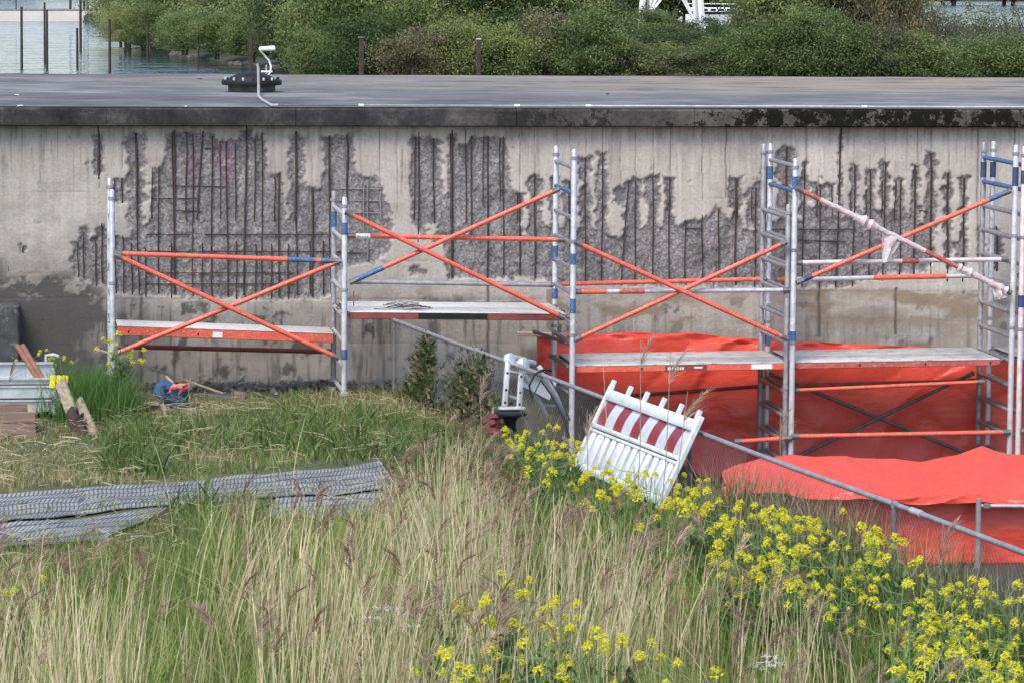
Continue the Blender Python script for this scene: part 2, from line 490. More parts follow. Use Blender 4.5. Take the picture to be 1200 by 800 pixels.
# value noise in numpy
def vnoise(x, y, seed=0):
    xi = np.floor(x).astype(np.int64); yi = np.floor(y).astype(np.int64)
    xf = x-xi; yf = y-yi
    def h(a, b):
        n = (a*374761393 + b*668265263 + seed*974711) & 0x7fffffff
        n = ((n ^ (n >> 13))*1274126177) & 0x7fffffff
        return ((n ^ (n >> 16)) & 0xffff)/65535.0
    u = xf*xf*(3-2*xf); v = yf*yf*(3-2*yf)
    return (h(xi, yi)*(1-u)+h(xi+1, yi)*u)*(1-v) + (h(xi, yi+1)*(1-u)+h(xi+1, yi+1)*u)*v
def fbm(x, y, seed=0, oct=4, gain=0.5):
    s = 0; a = 1; t = 0
    for k in range(oct):
        s = s + a*vnoise(x*2**k, y*2**k, seed+k*17); t += a; a *= gain
    return s/t
def inpoly(x, y, poly):
    r = np.zeros(x.shape, bool); n = len(poly)
    for i in range(n):
        x1, y1 = poly[i]; x2, y2 = poly[(i+1) % n]
        if y1 == y2: continue
        c = ((y1 > y) != (y2 > y)) & (x < (x2-x1)*(y-y1)/(y2-y1)+x1)
        r ^= c
    return r
def sstep(a, b, x):
    t = np.clip((x-a)/(b-a), 0, 1); return t*t*(3-2*t)

# ------------------------------------------------------------------ the ground
FA = G(462, 375, 0.9); FB = G(1200, 646, 0.9)
FDIR = (Vector((FB.x-FA.x, FB.y-FA.y, 0))).normalized()
FN = Vector((-FDIR.y, FDIR.x, 0))
if FN.x < 0: FN = -FN                      # points into the pit, to the right of the fence
def zg(X, Y):
    X = np.asarray(X, float); Y = np.asarray(Y, float)
    s = (X-FA.x)*FDIR.x + (Y-FA.y)*FDIR.y
    n = (X-FA.x)*FN.x + (Y-FA.y)*FN.y
    pit = sstep(0.06, 0.55, n)*sstep(0.4, 2.2, s+n*0.7)
    z = 0.10*(fbm(X*0.45+40, Y*0.45+70, 3, 3)-0.5) + 0.05*(fbm(X*2.1+9, Y*2.1+70, 8, 2)-0.5)
    z = z*np.clip(1-sstep(-0.2, 0.6, n), 0.12, 1)
    return z - 1.15*pit
def zg1(x, y): return float(zg(x, y))
gx = np.concatenate([np.linspace(-70, -4, 22), np.linspace(-3.7, 13, 160), np.linspace(13.5, 90, 26)])
gy = np.concatenate([np.linspace(-60, -26, 18), np.linspace(-25.6, 0.3, 190), np.linspace(1, 11.8, 6)])
X, Y = np.meshgrid(gx, gy)
Z = zg(X, Y)
nx, ny = len(gx), len(gy)
I = (np.arange(ny-1)[:, None]*nx + np.arange(nx-1)[None, :]).ravel()
ground = np_mesh('ground', np.stack([X, Y, Z], -1).reshape(-1, 3), np.stack([I, I+1, I+nx+1, I+nx], -1), 'ground', attrs={'pit': np.clip(-Z*2.5-0.3, 0, 1)})
tag(ground, 'rough grassy ground in front of the concrete building', 'ground', kind='structure')

# ------------------------------------------------------------------ water and banks behind
WZ = -1.2
w = MB().add([(-900, 11.9, WZ), (1200, 11.9, WZ), (1200, 1500, WZ), (-900, 1500, WZ)], [(0, 1, 2, 3)]).build('water', 'water', origin=(0, 12, WZ))
tag(w, 'still grey-green water of the basin behind the building', 'water', kind='structure')
shore = [(100, 24), (122, 36), (150, 50), (200, 63), (250, 72), (300, 79), (350, 87), (400, 98), (600, 110), (900, 118), (1200, 120), (1500, 124)]
back = [(100, 23.5), (122, 24), (150, 25), (200, 26), (250, 27), (300, 28), (350, 29), (400, 30), (600, 32), (900, 36), (1200, 41), (1500, 45)]
V = []; Fc = []
prof = [(0.0, -0.25), (0.04, 0.1), (0.10, 0.55), (0.25, 0.9), (0.6, 1.0), (0.93, 0.8), (0.98, 0.3), (1.0, -0.25)]
for (a, b) in zip(shore, back):
    p = G(a[0], a[1], WZ); q = G(b[0], b[1], WZ)
    for t, h in prof:
        r_ = p.lerp(q, t); V.append((r_.x+random.uniform(-.6, .6), r_.y+random.uniform(-.6, .6), WZ+h*(0.9+0.3*random.random())))
n = len(prof)
for i in range(len(shore)-1):
    for j in range(n-1): Fc.append((i*n+j, (i+1)*n+j, (i+1)*n+j+1, i*n+j+1))
tag(MB().add(V, Fc).build('river_bank', 'bank', smooth=True), 'wooded spit of land across the water', 'bank', kind='structure')
fb = MB().add([(-900, 640, WZ-.3), (1200, 600, WZ-.3), (1200, 606, 0.4), (-900, 646, 0.6), (1200, 1500, 2), (-900, 1500, 2)], [(0, 1, 2, 3), (3, 2, 4, 5)]).build('far_bank', 'bank', smooth=False)
tag(fb, 'distant brown shore at the top of the view', 'bank', kind='structure')

# ------------------------------------------------------------------ the concrete building
bld = thing('concrete_building', (6, 5, 0), 'long flat-roofed concrete building with spalled wall and exposed reinforcing bars', 'building')
WALL_TOP = 2.97
def wp(px, py): return P(px, py, 0.0)
# list of breaks in the concrete, in photograph coordinates: strips (x, top, bottom, half width) and patches
strips = [(116, 160, 208, 8), (159, 156, 268, 13), (139, 210, 237, 9), (204, 154, 200, 9), (222, 154, 200, 8), (238, 154, 200, 8), (288, 152, 200, 7), (304, 156, 205, 8),
          (347, 158, 265, 9), (388, 159, 240, 11), (407, 158, 240, 8), (492, 160, 262, 9), (508, 162, 262, 9), (530, 156, 325, 5), (608, 226, 322, 7), (627, 204, 328, 8),
          (650, 205, 268, 6), (667, 213, 270, 7), (686, 182, 275, 8), (706, 178, 275, 8), (727, 218, 240, 8), (737, 212, 285, 8), (745, 210, 285, 8), (765, 207, 275, 9), (785, 207, 275, 7),
          (842, 243, 275, 9), (862, 208, 270, 8), (883, 222, 268, 9), (897, 195, 250, 8), (922, 172, 240, 11), (918, 235, 270, 7), (943, 190, 262, 7), (960, 216, 262, 11), (975, 218, 262, 6), (985, 152, 262, 2.5),
          (1001, 193, 250, 7), (1020, 199, 250, 7), (1037, 190, 250, 7), (1054, 209, 262, 8), (1073, 193, 268, 6), (1091, 179, 275, 8), (1111, 203, 315, 5.5), (1130, 208, 312, 6),
          (1150, 262, 312, 5), (1168, 266, 318, 6), (98, 265, 325, 7), (119, 262, 330, 7), (92, 284, 327, 9), (27, 287, 296, 6), (490, 313, 324, 9), (1125, 285, 316, 8), (43, 262, 264, 3.5), (636, 395, 396, 2), (421, 305, 309, 6)]
patches = [
    # large left area
    [(150, 276), (172, 262), (177, 196), (189, 194), (196, 176), (199, 158), (205, 158), (245, 159), (258, 166), (272, 163), (283, 167), (287, 158), (303, 158), (312, 166), (314, 203), (331, 203), (337, 250), (341, 254), (345, 158),
     (357, 160), (357, 219), (381, 219), (383, 162), (414, 160), (416, 200), (428, 208), (441, 209), (448, 216), (453, 238), (460, 249), (461, 270), (457, 295), (448, 300), (441, 311), (420, 309), (400, 318), (392, 345), (360, 352), (250, 350), (152, 345), (138, 346), (122, 335), (108, 332), (88, 326), (82, 300), (106, 276)],
    # middle area
    [(483, 178), (490, 160), (500, 164), (505, 172), (510, 163), (517, 176), (520, 192), (516, 225), (527, 236), (527, 168), (546, 172), (552, 160), (594, 160), (597, 195), (602, 223), (613, 227), (613, 262), (620, 270), (636, 262), (645, 275), (642, 327), (560, 326), (524, 326), (520, 285), (498, 283), (484, 262), (480, 220)],
    # band at the right
    [(640, 266), (665, 270), (690, 269), (711, 272), (724, 280), (741, 271), (765, 264), (790, 267), (803, 259), (822, 257), (832, 250), (842, 243), (850, 255), (872, 264), (882, 272), (900, 262), (935, 258), (1000, 252), (1042, 246), (1060, 250), (1074, 262), (1092, 268), (1097, 300), (1085, 322), (1050, 330), (1000, 336), (905, 338), (800, 336), (640, 334)],
]
islands = [[(167, 150), (197, 150), (193, 178), (189, 193), (179, 196), (177, 262), (169, 264), (171, 200), (168, 180)],
           [(313, 150), (341, 150), (341, 205), (343, 254), (334, 256), (331, 203), (316, 202)],
           [(357, 150), (380, 150), (378, 219), (358, 219)], [(246, 150), (284, 150), (281, 164), (262, 163), (250, 159)],
           [(610, 256), (623, 254), (620, 278), (612, 280)], [(517, 196), (526, 190), (526, 234), (518, 230)], [(868, 262), (884, 258), (882, 270), (872, 270)],
           [(500, 262), (512, 262), (510, 282), (502, 284)], [(1005, 330), (1040, 322), (1090, 318), (1090, 345), (1005, 345)]]
dx = 0.0138
x0, x1 = wp(-18, 300).x, wp(1222, 300).x
gx = np.arange(x0, x1, dx); gz = np.arange(-1.3, WALL_TOP+dx, dx)
X, Z = np.meshgrid(gx, gz)
px, py, _ = proj(np.stack([X, np.zeros_like(X), Z], -1))
wx = px + 8*(fbm(px/10, py/6, 1, 3, 0.6)-0.5) + 6*(fbm(px/4, py/3, 5, 2)-0.5)
wy = py + 11*(fbm(px/5+50, py/9, 2, 3, 0.6)-0.5) + 5*(fbm(px/3, py/3+30, 6, 2)-0.5)
mask = np.zeros(X.shape, bool)
for p_ in patches: mask |= inpoly(wx, wy, p_)
for p_ in islands: mask &= ~inpoly(wx, wy, p_)
for (sx_, t_, b_, hw) in strips:
    wid = hw*(0.38+0.95*vnoise(py/8+sx_, np.full_like(py, sx_*0.37), 9))
    mask |= (np.abs(wx-sx_) < wid) & (wy > t_) & (wy < b_)
spots = RNG.uniform((20, 150), (1190, 460), (60, 2))
for (a, b) in spots:
    mask |= ((wx-a)**2 + (wy-b)**2 < RNG.uniform(0.8, 2.2)**2)
mask &= (py > 149)
m = mask.astype(float)
def blur(a, k):
    for _ in range(k):
        a = (np.roll(a, 1, 0)+np.roll(a, -1, 0)+np.roll(a, 1, 1)+np.roll(a, -1, 1)+a*2)/6
    return a
soft = blur(m, 1)
deep = blur(m, 14)
rock = fbm(X*26, Z*20, 21, 3, 0.6); rock2 = np.abs(fbm(X*9, Z*6, 31, 3)-0.5)*2
depth = soft*(0.009 + 0.020*np.clip(deep*1.3-0.15, 0, 1)) + soft*(0.026*(rock-0.5) + 0.026*(rock2-0.22))
depth = np.where(m > 0, np.maximum(depth, 0.006), depth)
depth += (1-soft)*0.004*(fbm(X*2.2, Z*2.2, 41, 3)-0.5)
# hairline cracks over the bars, upright slots and pour joints
crack = np.zeros_like(X)
for (cx_, a, b, w_, dp) in [(445, 150, 215, .7, .6), (465, 150, 250, .7, .5), (429, 152, 205, .6, .5), (471, 170, 230, .7, .6), (490, 150, 160, .8, .7), (558, 150, 165, .8, .7), (609, 150, 226, .8, .7), (627, 150, 205, .7, .6), (668, 150, 213, .7, .5), (686, 150, 182, .7, .6), (707, 150, 180, .8, .8),
                            (727, 152, 220, .6, .5), (745, 150, 212, .8, .7), (766, 150, 207, .8, .7), (786, 150, 208, .8, .7), (804, 170, 200, .5, .4), (823, 150, 235, .8, .7), (851, 150, 232, 1.0, .9), (945, 150, 190, .8, .7), (905, 150, 172, .8, .6), (960, 175, 216, .6, .5), (985, 150, 250, 1.3, 1),
                            (1001, 155, 193, .6, .5), (1020, 160, 199, .6, .5), (1037, 150, 190, .8, .7), (1075, 150, 193, 1.0, .9), (1092, 150, 179, .6, .5), (1112, 155, 203, .7, .6), (1131, 155, 208, .6, .5), (1146, 150, 300, 1.2, .9), (1189, 150, 250, 1.2, .9), (143, 170, 210, .7, .6), (95, 172, 200, .6, .5), (103, 175, 205, .6, .5),
                            (48, 170, 215, .5, .4), (60, 165, 180, .5, .4), (365, 155, 190, .6, .5), (116, 208, 222, .7, .8), (430, 372, 455, .6, .7), (437, 355, 400, .5, .5), (50, 375, 440, .7, .7), (745, 355, 395, .5, .5), (960, 338, 396, 2.4, 1), (1050, 338, 392, 1.8, 1), (572, 322, 425, 2.4, 1), (166, 345, 455, 2.4, 1), (154, 350, 372, .8, .8)]:
    wob = 2.2*(fbm(py/16+cx_, py*0+cx_, 77, 3)-0.5)
    c_ = np.clip(1-np.abs(px-cx_-wob)/(w_*1.25), 0, 1)*(py > a)*(py < b)*dp
    crack = np.maximum(crack, c_)
for (a, b, y_, w_, dp) in [(-20, 640, 350.5, .8, .5), (0, 180, 321, .5, .35), (30, 140, 226, .6, .35), (440, 640, 306, .7, .6), (410, 600, 402, .8, .5), (60, 200, 405, .8, .5), (690, 900, 333, .8, .5), (830, 860, 232, .8, .6), (900, 1150, 341, .7, .5)]:
    wob = 2.0*(fbm(px/30, px*0+y_, 78, 3)-0.5)
    c_ = np.clip(1-np.abs(py-y_-wob-(px-600)*0.001)/(w_*1.3), 0, 1)*(px > a)*(px < b)*dp*(0.4+0.9*vnoise(px/17, px*0+y_, 5))
    crack = np.maximum(crack, np.clip(c_, 0, 1))
crack *= (1-soft)
depth += crack*0.012
# stains, and weaker light painted into the left half
nb = fbm(px/45, py/45, 51, 5, 0.6)
damp = sstep(280, 385, py+75*(nb-0.5))*(1-sstep(60, 215, px+70*(fbm(px/60, py/60, 61, 3)-0.5)))
damp2 = 0.24*sstep(338, 372, py+44*(nb-0.5))*(1-sstep(560, 720, px))
wash = 0.30*(1-sstep(150, 172, py+22*(fbm(px/7, py/40, 71, 4)-0.5)))*(0.4+0.6*sstep(300, 700, px))
left_shade_and_stain = 0.16*(1-sstep(380, 640, px))*(0.5+nb) + 0.22*(1-sstep(150, 230, py+60*(nb-0.5)))*(1-sstep(60, 220, px))  # grey over the left half paints the weaker light there; top-left corner stain
halo = 0.30*np.clip(blur(m, 22)*1.6, 0, 1)*(1-soft)
blot = 0.55*sstep(0.6, 0.72, fbm(px/24, py/24, 81, 5, 0.65))*sstep(335, 360, py)
streak = 0.35*sstep(0.55, 0.75, fbm(px/5, py/55, 91, 4))*sstep(340, 380, py)
drip = 0.24*sstep(0.52, 0.72, fbm(px/3.2, py/70, 93, 4))*(1-sstep(165, 260, py+60*(nb-0.5)))
spotd = 0.8*np.exp(-(((px-55)/75)**2+((py-338-0.06*px)/20)**2))*sstep(0.35, 0.6, fbm(px/14, py/10, 97, 5, 0.65)) + 0.13*sstep(0.5, 0.7, fbm(px/30+9, py/22, 98, 5, 0.65))
stain_and_shade = np.clip(0.72*damp*(0.55+0.9*(nb-0.2)) + damp2*(0.6+0.8*nb) + wash + left_shade_and_stain + halo*0.0 + blot*0.95 + streak*1.0 + drip + spotd, 0, 0.93)
stain_and_shade = np.maximum(stain_and_shade, 0.6*sstep(0.9, 0.5, np.hypot((px-1025)/60, (py-370)/16))*fbm(px/12, py/12, 95, 3))
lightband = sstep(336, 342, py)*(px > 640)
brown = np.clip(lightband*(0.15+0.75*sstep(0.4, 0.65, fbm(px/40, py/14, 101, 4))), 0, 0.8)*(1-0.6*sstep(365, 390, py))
purple = np.clip(0.65*np.exp(-(((px-225)/9)**2+((py-188)/22)**2)) + 0.75*np.exp(-(((px-264)/12)**2+((py-190)/26)**2)), 0, 1)*sstep(0.35, 0.55, fbm(px/6, py/6, 111, 3))
nx, nz = len(gx), len(gz)
I = (np.arange(nz-1)[:, None]*nx + np.arange(nx-1)[None, :]).ravel()
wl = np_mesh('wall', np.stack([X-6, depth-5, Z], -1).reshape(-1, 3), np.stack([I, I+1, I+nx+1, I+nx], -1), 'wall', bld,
             attrs={'spall': soft, 'stain_and_shade': stain_and_shade, 'crack': crack, 'brown': brown, 'purple': purple})
# plain wall on both sides of the view, ends and back
sb = MB()
for (a, b) in ((-14.0, x0+0.002), (float(gx[-1])-0.002, 34.0)):
    sb.box(((a+b)/2, 0.152, 1.01), (b-a, 0.3, WALL_TOP+0.95))
    sb.build('side_wall', 'wall', bld, smooth=False); sb = MB()
sb.box((10, 11.7, 1.0), (48, 0.3, 3.9)); sb.build('rear_wall', 'wall', bld, smooth=False)
for xx in (-14.1, 34.1):
    MB().box((xx, 5.95, 1.0), (0.2, 11.8, 3.9)).build('end_wall', 'wall', bld, smooth=False)
# coping blocks along the edge and the roof felt
ROOF_Z = P(600, 127, -0.16).z
ctop, cbot = ROOF_Z, P(600, 149, -0.16).z
xs = [-14.0, -9, -4.6, -1.3, wp(124, 140).x, wp(345, 140).x, wp(603, 140).x, wp(811, 140).x, wp(1001, 140).x, wp(1128, 140).x, wp(1420, 140).x, 18, 23, 28, 34]
for a, b in zip(xs[:-1], xs[1:]):
    k = max(2, int((b-a)/0.12)); mb = MB(); cs = []
    for i in range(k+1):
        x = a+0.002+(b-a-0.004)*i/k
        def j_(q): return 0.007*(mnoise.noise(Vector((x*5, q, 1.3)))) + 0.012*mnoise.noise(Vector((x*1.3, q*2, 7)))
        ring = [(x, 0.55, ctop-0.004), (x, -0.13+j_(1), ctop-0.004+j_(2)*0.3), (x, -0.16+j_(3), ctop-0.03+j_(4)), (x, -0.16+j_(5), cbot+0.015+j_(6)*.6), (x, -0.145, cbot), (x, 0.003, cbot+0.004), (x, 0.55, cbot+0.004)]
        cs += ring
    n = 7
    fs = [(i*n+j, (i+1)*n+j, (i+1)*n+(j+1) % n, i*n+(j+1) % n) for i in range(k) for j in range(n)]
    fs += [tuple(range(n)), tuple(k*n+j for j in range(n-1, -1, -1))]
    mb.add(cs, fs).build('coping_block', 'coping', bld, smooth=False)
rx = np.linspace(-14, 34, 90); ry = np.linspace(-0.10, 11.85, 40)
X, Y = np.meshgrid(rx, ry)
Z = ROOF_Z + 0.004 + 0.02*(fbm(X*0.7, Y*0.7, 5, 3)-0.5)*sstep(0, 1, Y)
I = (np.arange(39)[:, None]*90 + np.arange(89)[None, :]).ravel()
np_mesh('roof_deck', np.stack([X-6, Y-5, Z], -1).reshape(-1, 3), np.stack([I, I+1, I+91, I+90], -1), 'roof', bld)
MB().box((10, 11.86, ROOF_Z-0.16), (48.2, 0.06, 0.33)).build('rear_edge_trim', 'coping', bld, smooth=False)

# reinforcing bars, each its own piece
def bar(xa, ya, xb, yb, r=0.0075, mat='rebar', Yd=0.006):
    a = wp(xa, ya); b = wp(xb, yb)
    pts = []; k = 5
    for i in range(k+1):
        t = i/k; p_ = a.lerp(b, t)
        p_.y = Yd + 0.004*math.sin(t*5+xa)
        p_.x += 0.006*math.sin(t*4.3+xa*1.7)*(0 < i < k)
        pts.append(p_)
    MB().path(pts, r*1.0, 6).build('reinforcing_bar', mat, bld)
T = 0.0135; S = 0.006
for b_ in [(115, 147, 116, 210, T), (159, 156, 161, 258, T), (161, 255, 163, 345), (134, 209, 134, 238), (143, 209, 143, 238), (178, 195, 178, 256), (186, 195, 186, 344), (202, 155, 203, 260), (204, 155, 205, 345, 0.011), (219, 155, 218, 258), (226, 157, 226, 347),
           (238, 154, 231, 258, 0.010), (249, 160, 248, 347, 0.009), (258, 166, 258, 257, S), (265, 166, 267, 347, 0.009), (276, 168, 276, 258), (289, 147, 286, 346, 0.011), (299, 163, 298, 260), (307, 155, 307, 347), (322, 207, 322, 259), (327, 203, 327, 347, 0.009),
           (347, 154, 346, 260, T), (347, 255, 348, 345), (366, 219, 366, 347, 0.011), (386, 159, 387, 262, 0.012), (407, 159, 407, 235, 0.012), (386, 262, 388, 345, S),
           (91, 285, 92, 327), (98, 272, 98, 326), (112, 282, 113, 335), (119, 262, 120, 331), (135, 276, 136, 344), (144, 276, 145, 344), (154, 285, 155, 346), (170, 290, 171, 348), (201, 285, 201, 349), (237, 285, 237, 350), (277, 283, 277, 350), (300, 287, 300, 350), (318, 286, 318, 350), (338, 286, 338, 350), (363, 283, 364, 345), (379, 282, 379, 345),
           (487, 160, 485, 258), (491, 155, 490, 284, 0.009), (508, 162, 509, 262, 0.009), (530, 153, 530, 325, T), (528, 155, 528, 258, S), (546, 152, 546, 262), (553, 160, 552, 285), (567, 160, 566, 240, S), (572, 160, 571, 326, 0.009), (586, 160, 586, 237, S), (590, 160, 590, 322), (606, 226, 606, 258, S), (609, 226, 609, 322, 0.009), (627, 204, 627, 326, 0.009),
           (650, 206, 651, 270), (667, 213, 668, 290), (686, 182, 686, 330), (706, 178, 705, 330), (737, 212, 728, 332), (745, 211, 744, 332), (765, 207, 765, 332), (785, 208, 784, 332), (803, 258, 803, 332), (823, 252, 823, 330), (842, 244, 842, 332), (862, 208, 862, 334, 0.009), (863.5, 210, 863.5, 258, S), (881, 226, 881, 258, S), (886, 220, 884, 336), (898, 196, 897, 265), (922, 172, 922, 240, 0.010), (921, 240, 920, 336),
           (943, 190, 940, 336), (957, 218, 957, 254, S), (961, 216, 960, 338), (975, 218, 975, 256, S), (986, 150, 979, 336, 0.009), (997, 226, 997, 262, S), (1002, 193, 999, 336), (1015, 222, 1015, 250, S), (1020, 199, 1018, 332), (1034, 212, 1033, 255, S), (1038, 191, 1034, 330), (1050, 213, 1048, 256), (1056, 210, 1054, 326), (1072, 193, 1071, 324, 0.010), (1091, 180, 1091, 322, 0.011), (1111, 203, 1110, 330, 0.011), (1130, 209, 1128, 330, 0.010), (1150, 262, 1150, 312), (1168, 266, 1168, 318, 0.010), (27, 287, 27, 296, S), (10, 312, 11, 327, S)]:
    bar(*b_)
for b_ in [(427, 213, 426, 280), (431, 212, 431, 305), (446, 224, 446, 256)]:
    bar(*b_, 0.007, 'rebar_pale', 0.003)
for (a, ya, b, yb, mt) in [(392, 221, 448, 222, 'rebar_pale'), (394, 235, 452, 236, 'rebar_pale'), (408, 250, 448, 250, 'rebar_pale'), (394, 296, 432, 297, 'rebar'), (172, 275, 222, 275, 'rebar'), (240, 275, 400, 275, 'rebar'), (200, 218, 266, 219, 'rebar'), (178, 233, 232, 233, 'rebar'), (240, 174, 252, 174, 'rebar'), (172, 295, 400, 295, 'rebar'),
                           (172, 320, 345, 320, 'rebar'), (172, 333, 345, 333, 'rebar'), (206, 247, 238, 248, 'rebar'), (906, 269, 1004, 269, 'rebar'), (936, 282, 992, 283, 'rebar'), (1077, 247, 1088, 248, 'rebar'), (804, 268, 822, 268, 'rebar')]:
    bar(a, ya, b, yb, 0.006, mt, 0.013)

# ------------------------------------------------------------------ fittings on the roof
hz = ROOF_Z+0.01
c = G(295, 107, hz)
rd = (D(331, 107, 45)-D(259, 107, 45)).length/2*0.98
h = thing('roof_hatch', (c.x, c.y, hz), 'black round bolted hatch on the flat roof', 'hatch')
MB().lathe((c.x, c.y, hz), [(rd*0.80, 0.0), (rd*0.80, 0.06), (rd*0.82, 0.08)], 28).build('collar', 'darkblock', h)
MB().lathe((c.x, c.y, hz+0.08), [(rd, 0.0), (rd*1.02, 0.02), (rd*1.02, 0.05), (rd, 0.065)], 32).build('flange', 'black', h)
MB().lathe((c.x, c.y, hz+0.146), [(rd*0.78, 0.0), (rd*0.74, 0.03), (rd*0.5, 0.075), (rd*0.2, 0.095), (0.02, 0.1)], 28).build('lid', 'black', h)
for k in range(16):
    a = 2*math.pi*k/16
    MB().lathe((c.x+rd*0.9*math.cos(a), c.y+rd*0.9*math.sin(a), hz+0.145), [(0.014, 0), (0.014, 0.03), (0.01, 0.035)], 6).build('bolt', 'steel' if k % 3 else 'black', h)
# work lamp on its bent tube
k = c.y-0.05
lp = thing('roof_lamp', (P(306, 100, k).x, k, hz), 'white flat lamp head on a curved white tube above the roof hatch', 'lamp')
pts = [(303, 94), (307, 95), (313, 91), (317, 84), (317.5, 78), (315, 71), (309, 64), (304.5, 59), (304, 57)]
MB().path([P(a, b, k) for a, b in pts], 0.012, 8).build('bent_tube', 'whitepaint', lp)
q = P(313, 57, k)
MB().box(q, (0.20, 0.16, 0.055), Matrix.Rotation(math.radians(-4), 3, 'Y'), 0.01).build('lamp_head', 'whitepaint', lp)
MB().box(q+Vector((0, -0.086, -0.012)), (0.16, 0.01, 0.02)).build('lens', 'steel', lp)
MB().beam(P(306, 84, k), P(319, 84, k), 0.02, 0.02).build('bracket', 'whitepaint', lp)
MB().tube(P(312, 94, k), P(312, 76, k), 0.008, 6).build('rod', 'alu', lp)
cp = thing('roof_conduit', P(302, 110, c.y-0.6), 'grey conduit bent down from the hatch and run along the roof edge', 'conduit')
e0 = G(318, 123.5, hz+0.015)
MB().path([P(301, 75, c.y-0.62), P(302.5, 79, c.y-0.62), P(303, 100, c.y-0.62), G(303, 113, hz+0.02), G(307, 117, hz+0.015), e0, e0+Vector((0.08, -0.03, 0))], 0.017, 8).build('riser', 'hide', cp)
e1 = Vector((e0.x+0.08, e0.y-0.03, hz+0.012))
xs = [e1.x, G(425, 126, hz).x, G(607, 126, hz).x, G(690, 126, hz).x, G(1009, 126, hz).x, 15.0]
for i, (a, b) in enumerate(zip(xs[:-1], xs[1:])):
    yy = e1.y if i == 0 else -0.085
    ye = -0.085
    MB().tube((a+0.003, yy, ROOF_Z+0.026), (b-0.003, ye, ROOF_Z+0.026), 0.008, 8).build('pipe_length', 'grime' if i == 0 else ('hide' if i < 3 else 'alu_pink'), cp)
for x in xs[1:-1]:
    MB().tube((x-0.03, -0.085, ROOF_Z+0.026), (x+0.03, -0.085, ROOF_Z+0.026), 0.015, 8).build('coupling', 'whitepaint', cp)
for (a, b, s_, mt, lb) in [(24, 126, 0.07, 'whitepaint', 'white scrap lying on the roof edge at the far left'), (20, 112, 0.06, 'white_sticker', 'small white scrap on the roof behind the edge scrap'), (220, 127, 0.04, 'whitepaint', 'tiny white scrap on the coping left of the hatch'), (233, 93, 0.1, 'grime', 'small grey lump on the back of the roof left of the hatch'), (712, 111, 0.06, 'black', 'small dark lump on the roof above the middle scaffold')]:
    q = G(a, b, ROOF_Z+0.005)
    q.y = max(q.y, -0.1)
    mb = MB(); mb.lathe((q.x, q.y, ROOF_Z+0.008), [(s_*0.45, 0), (s_*0.48, s_*.08), (s_*0.3, s_*0.16), (s_*.1, s_*.18)], 7)
    for v in mb.v: v.x += random.uniform(-.2, .2)*s_; v.y += random.uniform(-.2, .2)*s_
    tag(mb.build('debris', mt, smooth=False), lb, 'debris', 'scraps on the roof')

# ------------------------------------------------------------------ scaffolding
YF, YR = -1.85, -0.50
def fx(px, py): return P(px, py, YF).x
scaf = thing('scaffold', (fx(400, 400), -1.2, 0), 'long aluminium scaffold run with orange braces in front of the spalled wall', 'scaffold')
scaf2 = thing('scaffold', (fx(1198, 400), -1.2, -0.7), 'next scaffold frame standing close behind the last one at the right edge', 'scaffold')
RU, RR = 0.032, 0.025
def frame(parent, x, ztop_f, ztop_r, zbot, rungs, mats=('alu', 'alu'), yf=YF, yr=YR, dxr=0.0, tape=(), blue_rungs=(), tape_mat='blue', rung_mat='alu_dull', foot=True):
    fr = thing('frame', (x, yf, zbot), parent=parent)
    jack = 0.16 if foot else 0.0
    for (xx, yy, zt, mt) in ((x, yf, ztop_f, mats[0]), (x+dxr, yr, ztop_r, mats[1])):
        up = MB().path([(xx, yy, zbot+jack), (xx, yy, zt-0.10), (xx, yy, zt-0.09), (xx, yy, zt-0.012), (xx, yy, zt)], [RU, RU, RU*0.86, RU*0.86, RU*0.6], 12).build('upright', mt, fr)
        if foot:
            MB().lathe((xx, yy, zbot), [(0.07, 0), (0.07, 0.012), (0.018, 0.014), (0.018, jack+0.05)], 10).build('screw_jack', 'grime', fr)
            MB().lathe((xx, yy, zbot+jack-0.03), [(0.03, 0), (0.055, 0.01), (0.055, 0.035), (0.03, 0.045)], 8).build('jack_nut', 'alu', fr)
    for (xx, yy, zt) in ((x, yf, ztop_f), (x+dxr, yr, ztop_r)):
        for zc in (zt-0.098, zt-1.02, zt-2.06):
            if zc > zbot+0.4: MB().lathe((xx, yy, zc-0.02), [(RU, 0), (RU+0.008, 0.004), (RU+0.008, 0.034), (RU, 0.038)], 12).build('joint_collar', 'alu_dull', fr)
    for i, z in enumerate(rungs):
        MB().tube((x, yf+RU*0.8, z), (x+dxr, yr-RU*0.8, z), RR, 10).build('rung', 'blue' if i in blue_rungs else rung_mat, fr)
    for (which, za, zb) in tape:
        xx, yy = (x, yf) if which == 'f' else (x+dxr, yr)
        MB().tube((xx, yy, za), (xx, yy, zb), RU+0.003, 12).build('tape_band', tape_mat, fr)
    return fr
def zf(px, py): return P(px, py, YF).z
def zr(px, py): return P(px, py, YR).z
RS = 0.28
# first frame, seen end on
x = fx(131.5, 340)
frame(scaf, x, zf(134, 222), zr(130, 209), 0.04, [zf(131, 262)-RS*i for i in range(6)], ('steel', 'steel'), dxr=0.01)
# second frame
x = fx(403.5, 350)
g2 = zg1(x, YF)
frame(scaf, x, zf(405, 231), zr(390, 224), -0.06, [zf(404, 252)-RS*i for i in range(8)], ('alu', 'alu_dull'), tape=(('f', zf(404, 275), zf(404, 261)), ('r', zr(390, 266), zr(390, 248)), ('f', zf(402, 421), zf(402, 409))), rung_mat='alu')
# third frame
x = fx(671.5, 330)
frame(scaf, x, zf(674, 175), zr(646, 171), -1.12, [zf(672, 197)-RS*i for i in range(14)], ('alu', 'alu'), tape=(('f', zf(671, 310), zf(671, 297)), ('r', zr(644, 306), zr(644, 288)), ('f', zf(670, 367), zf(670, 350)), ('r', zr(644, 350), zr(644, 338))), blue_rungs=(1,))
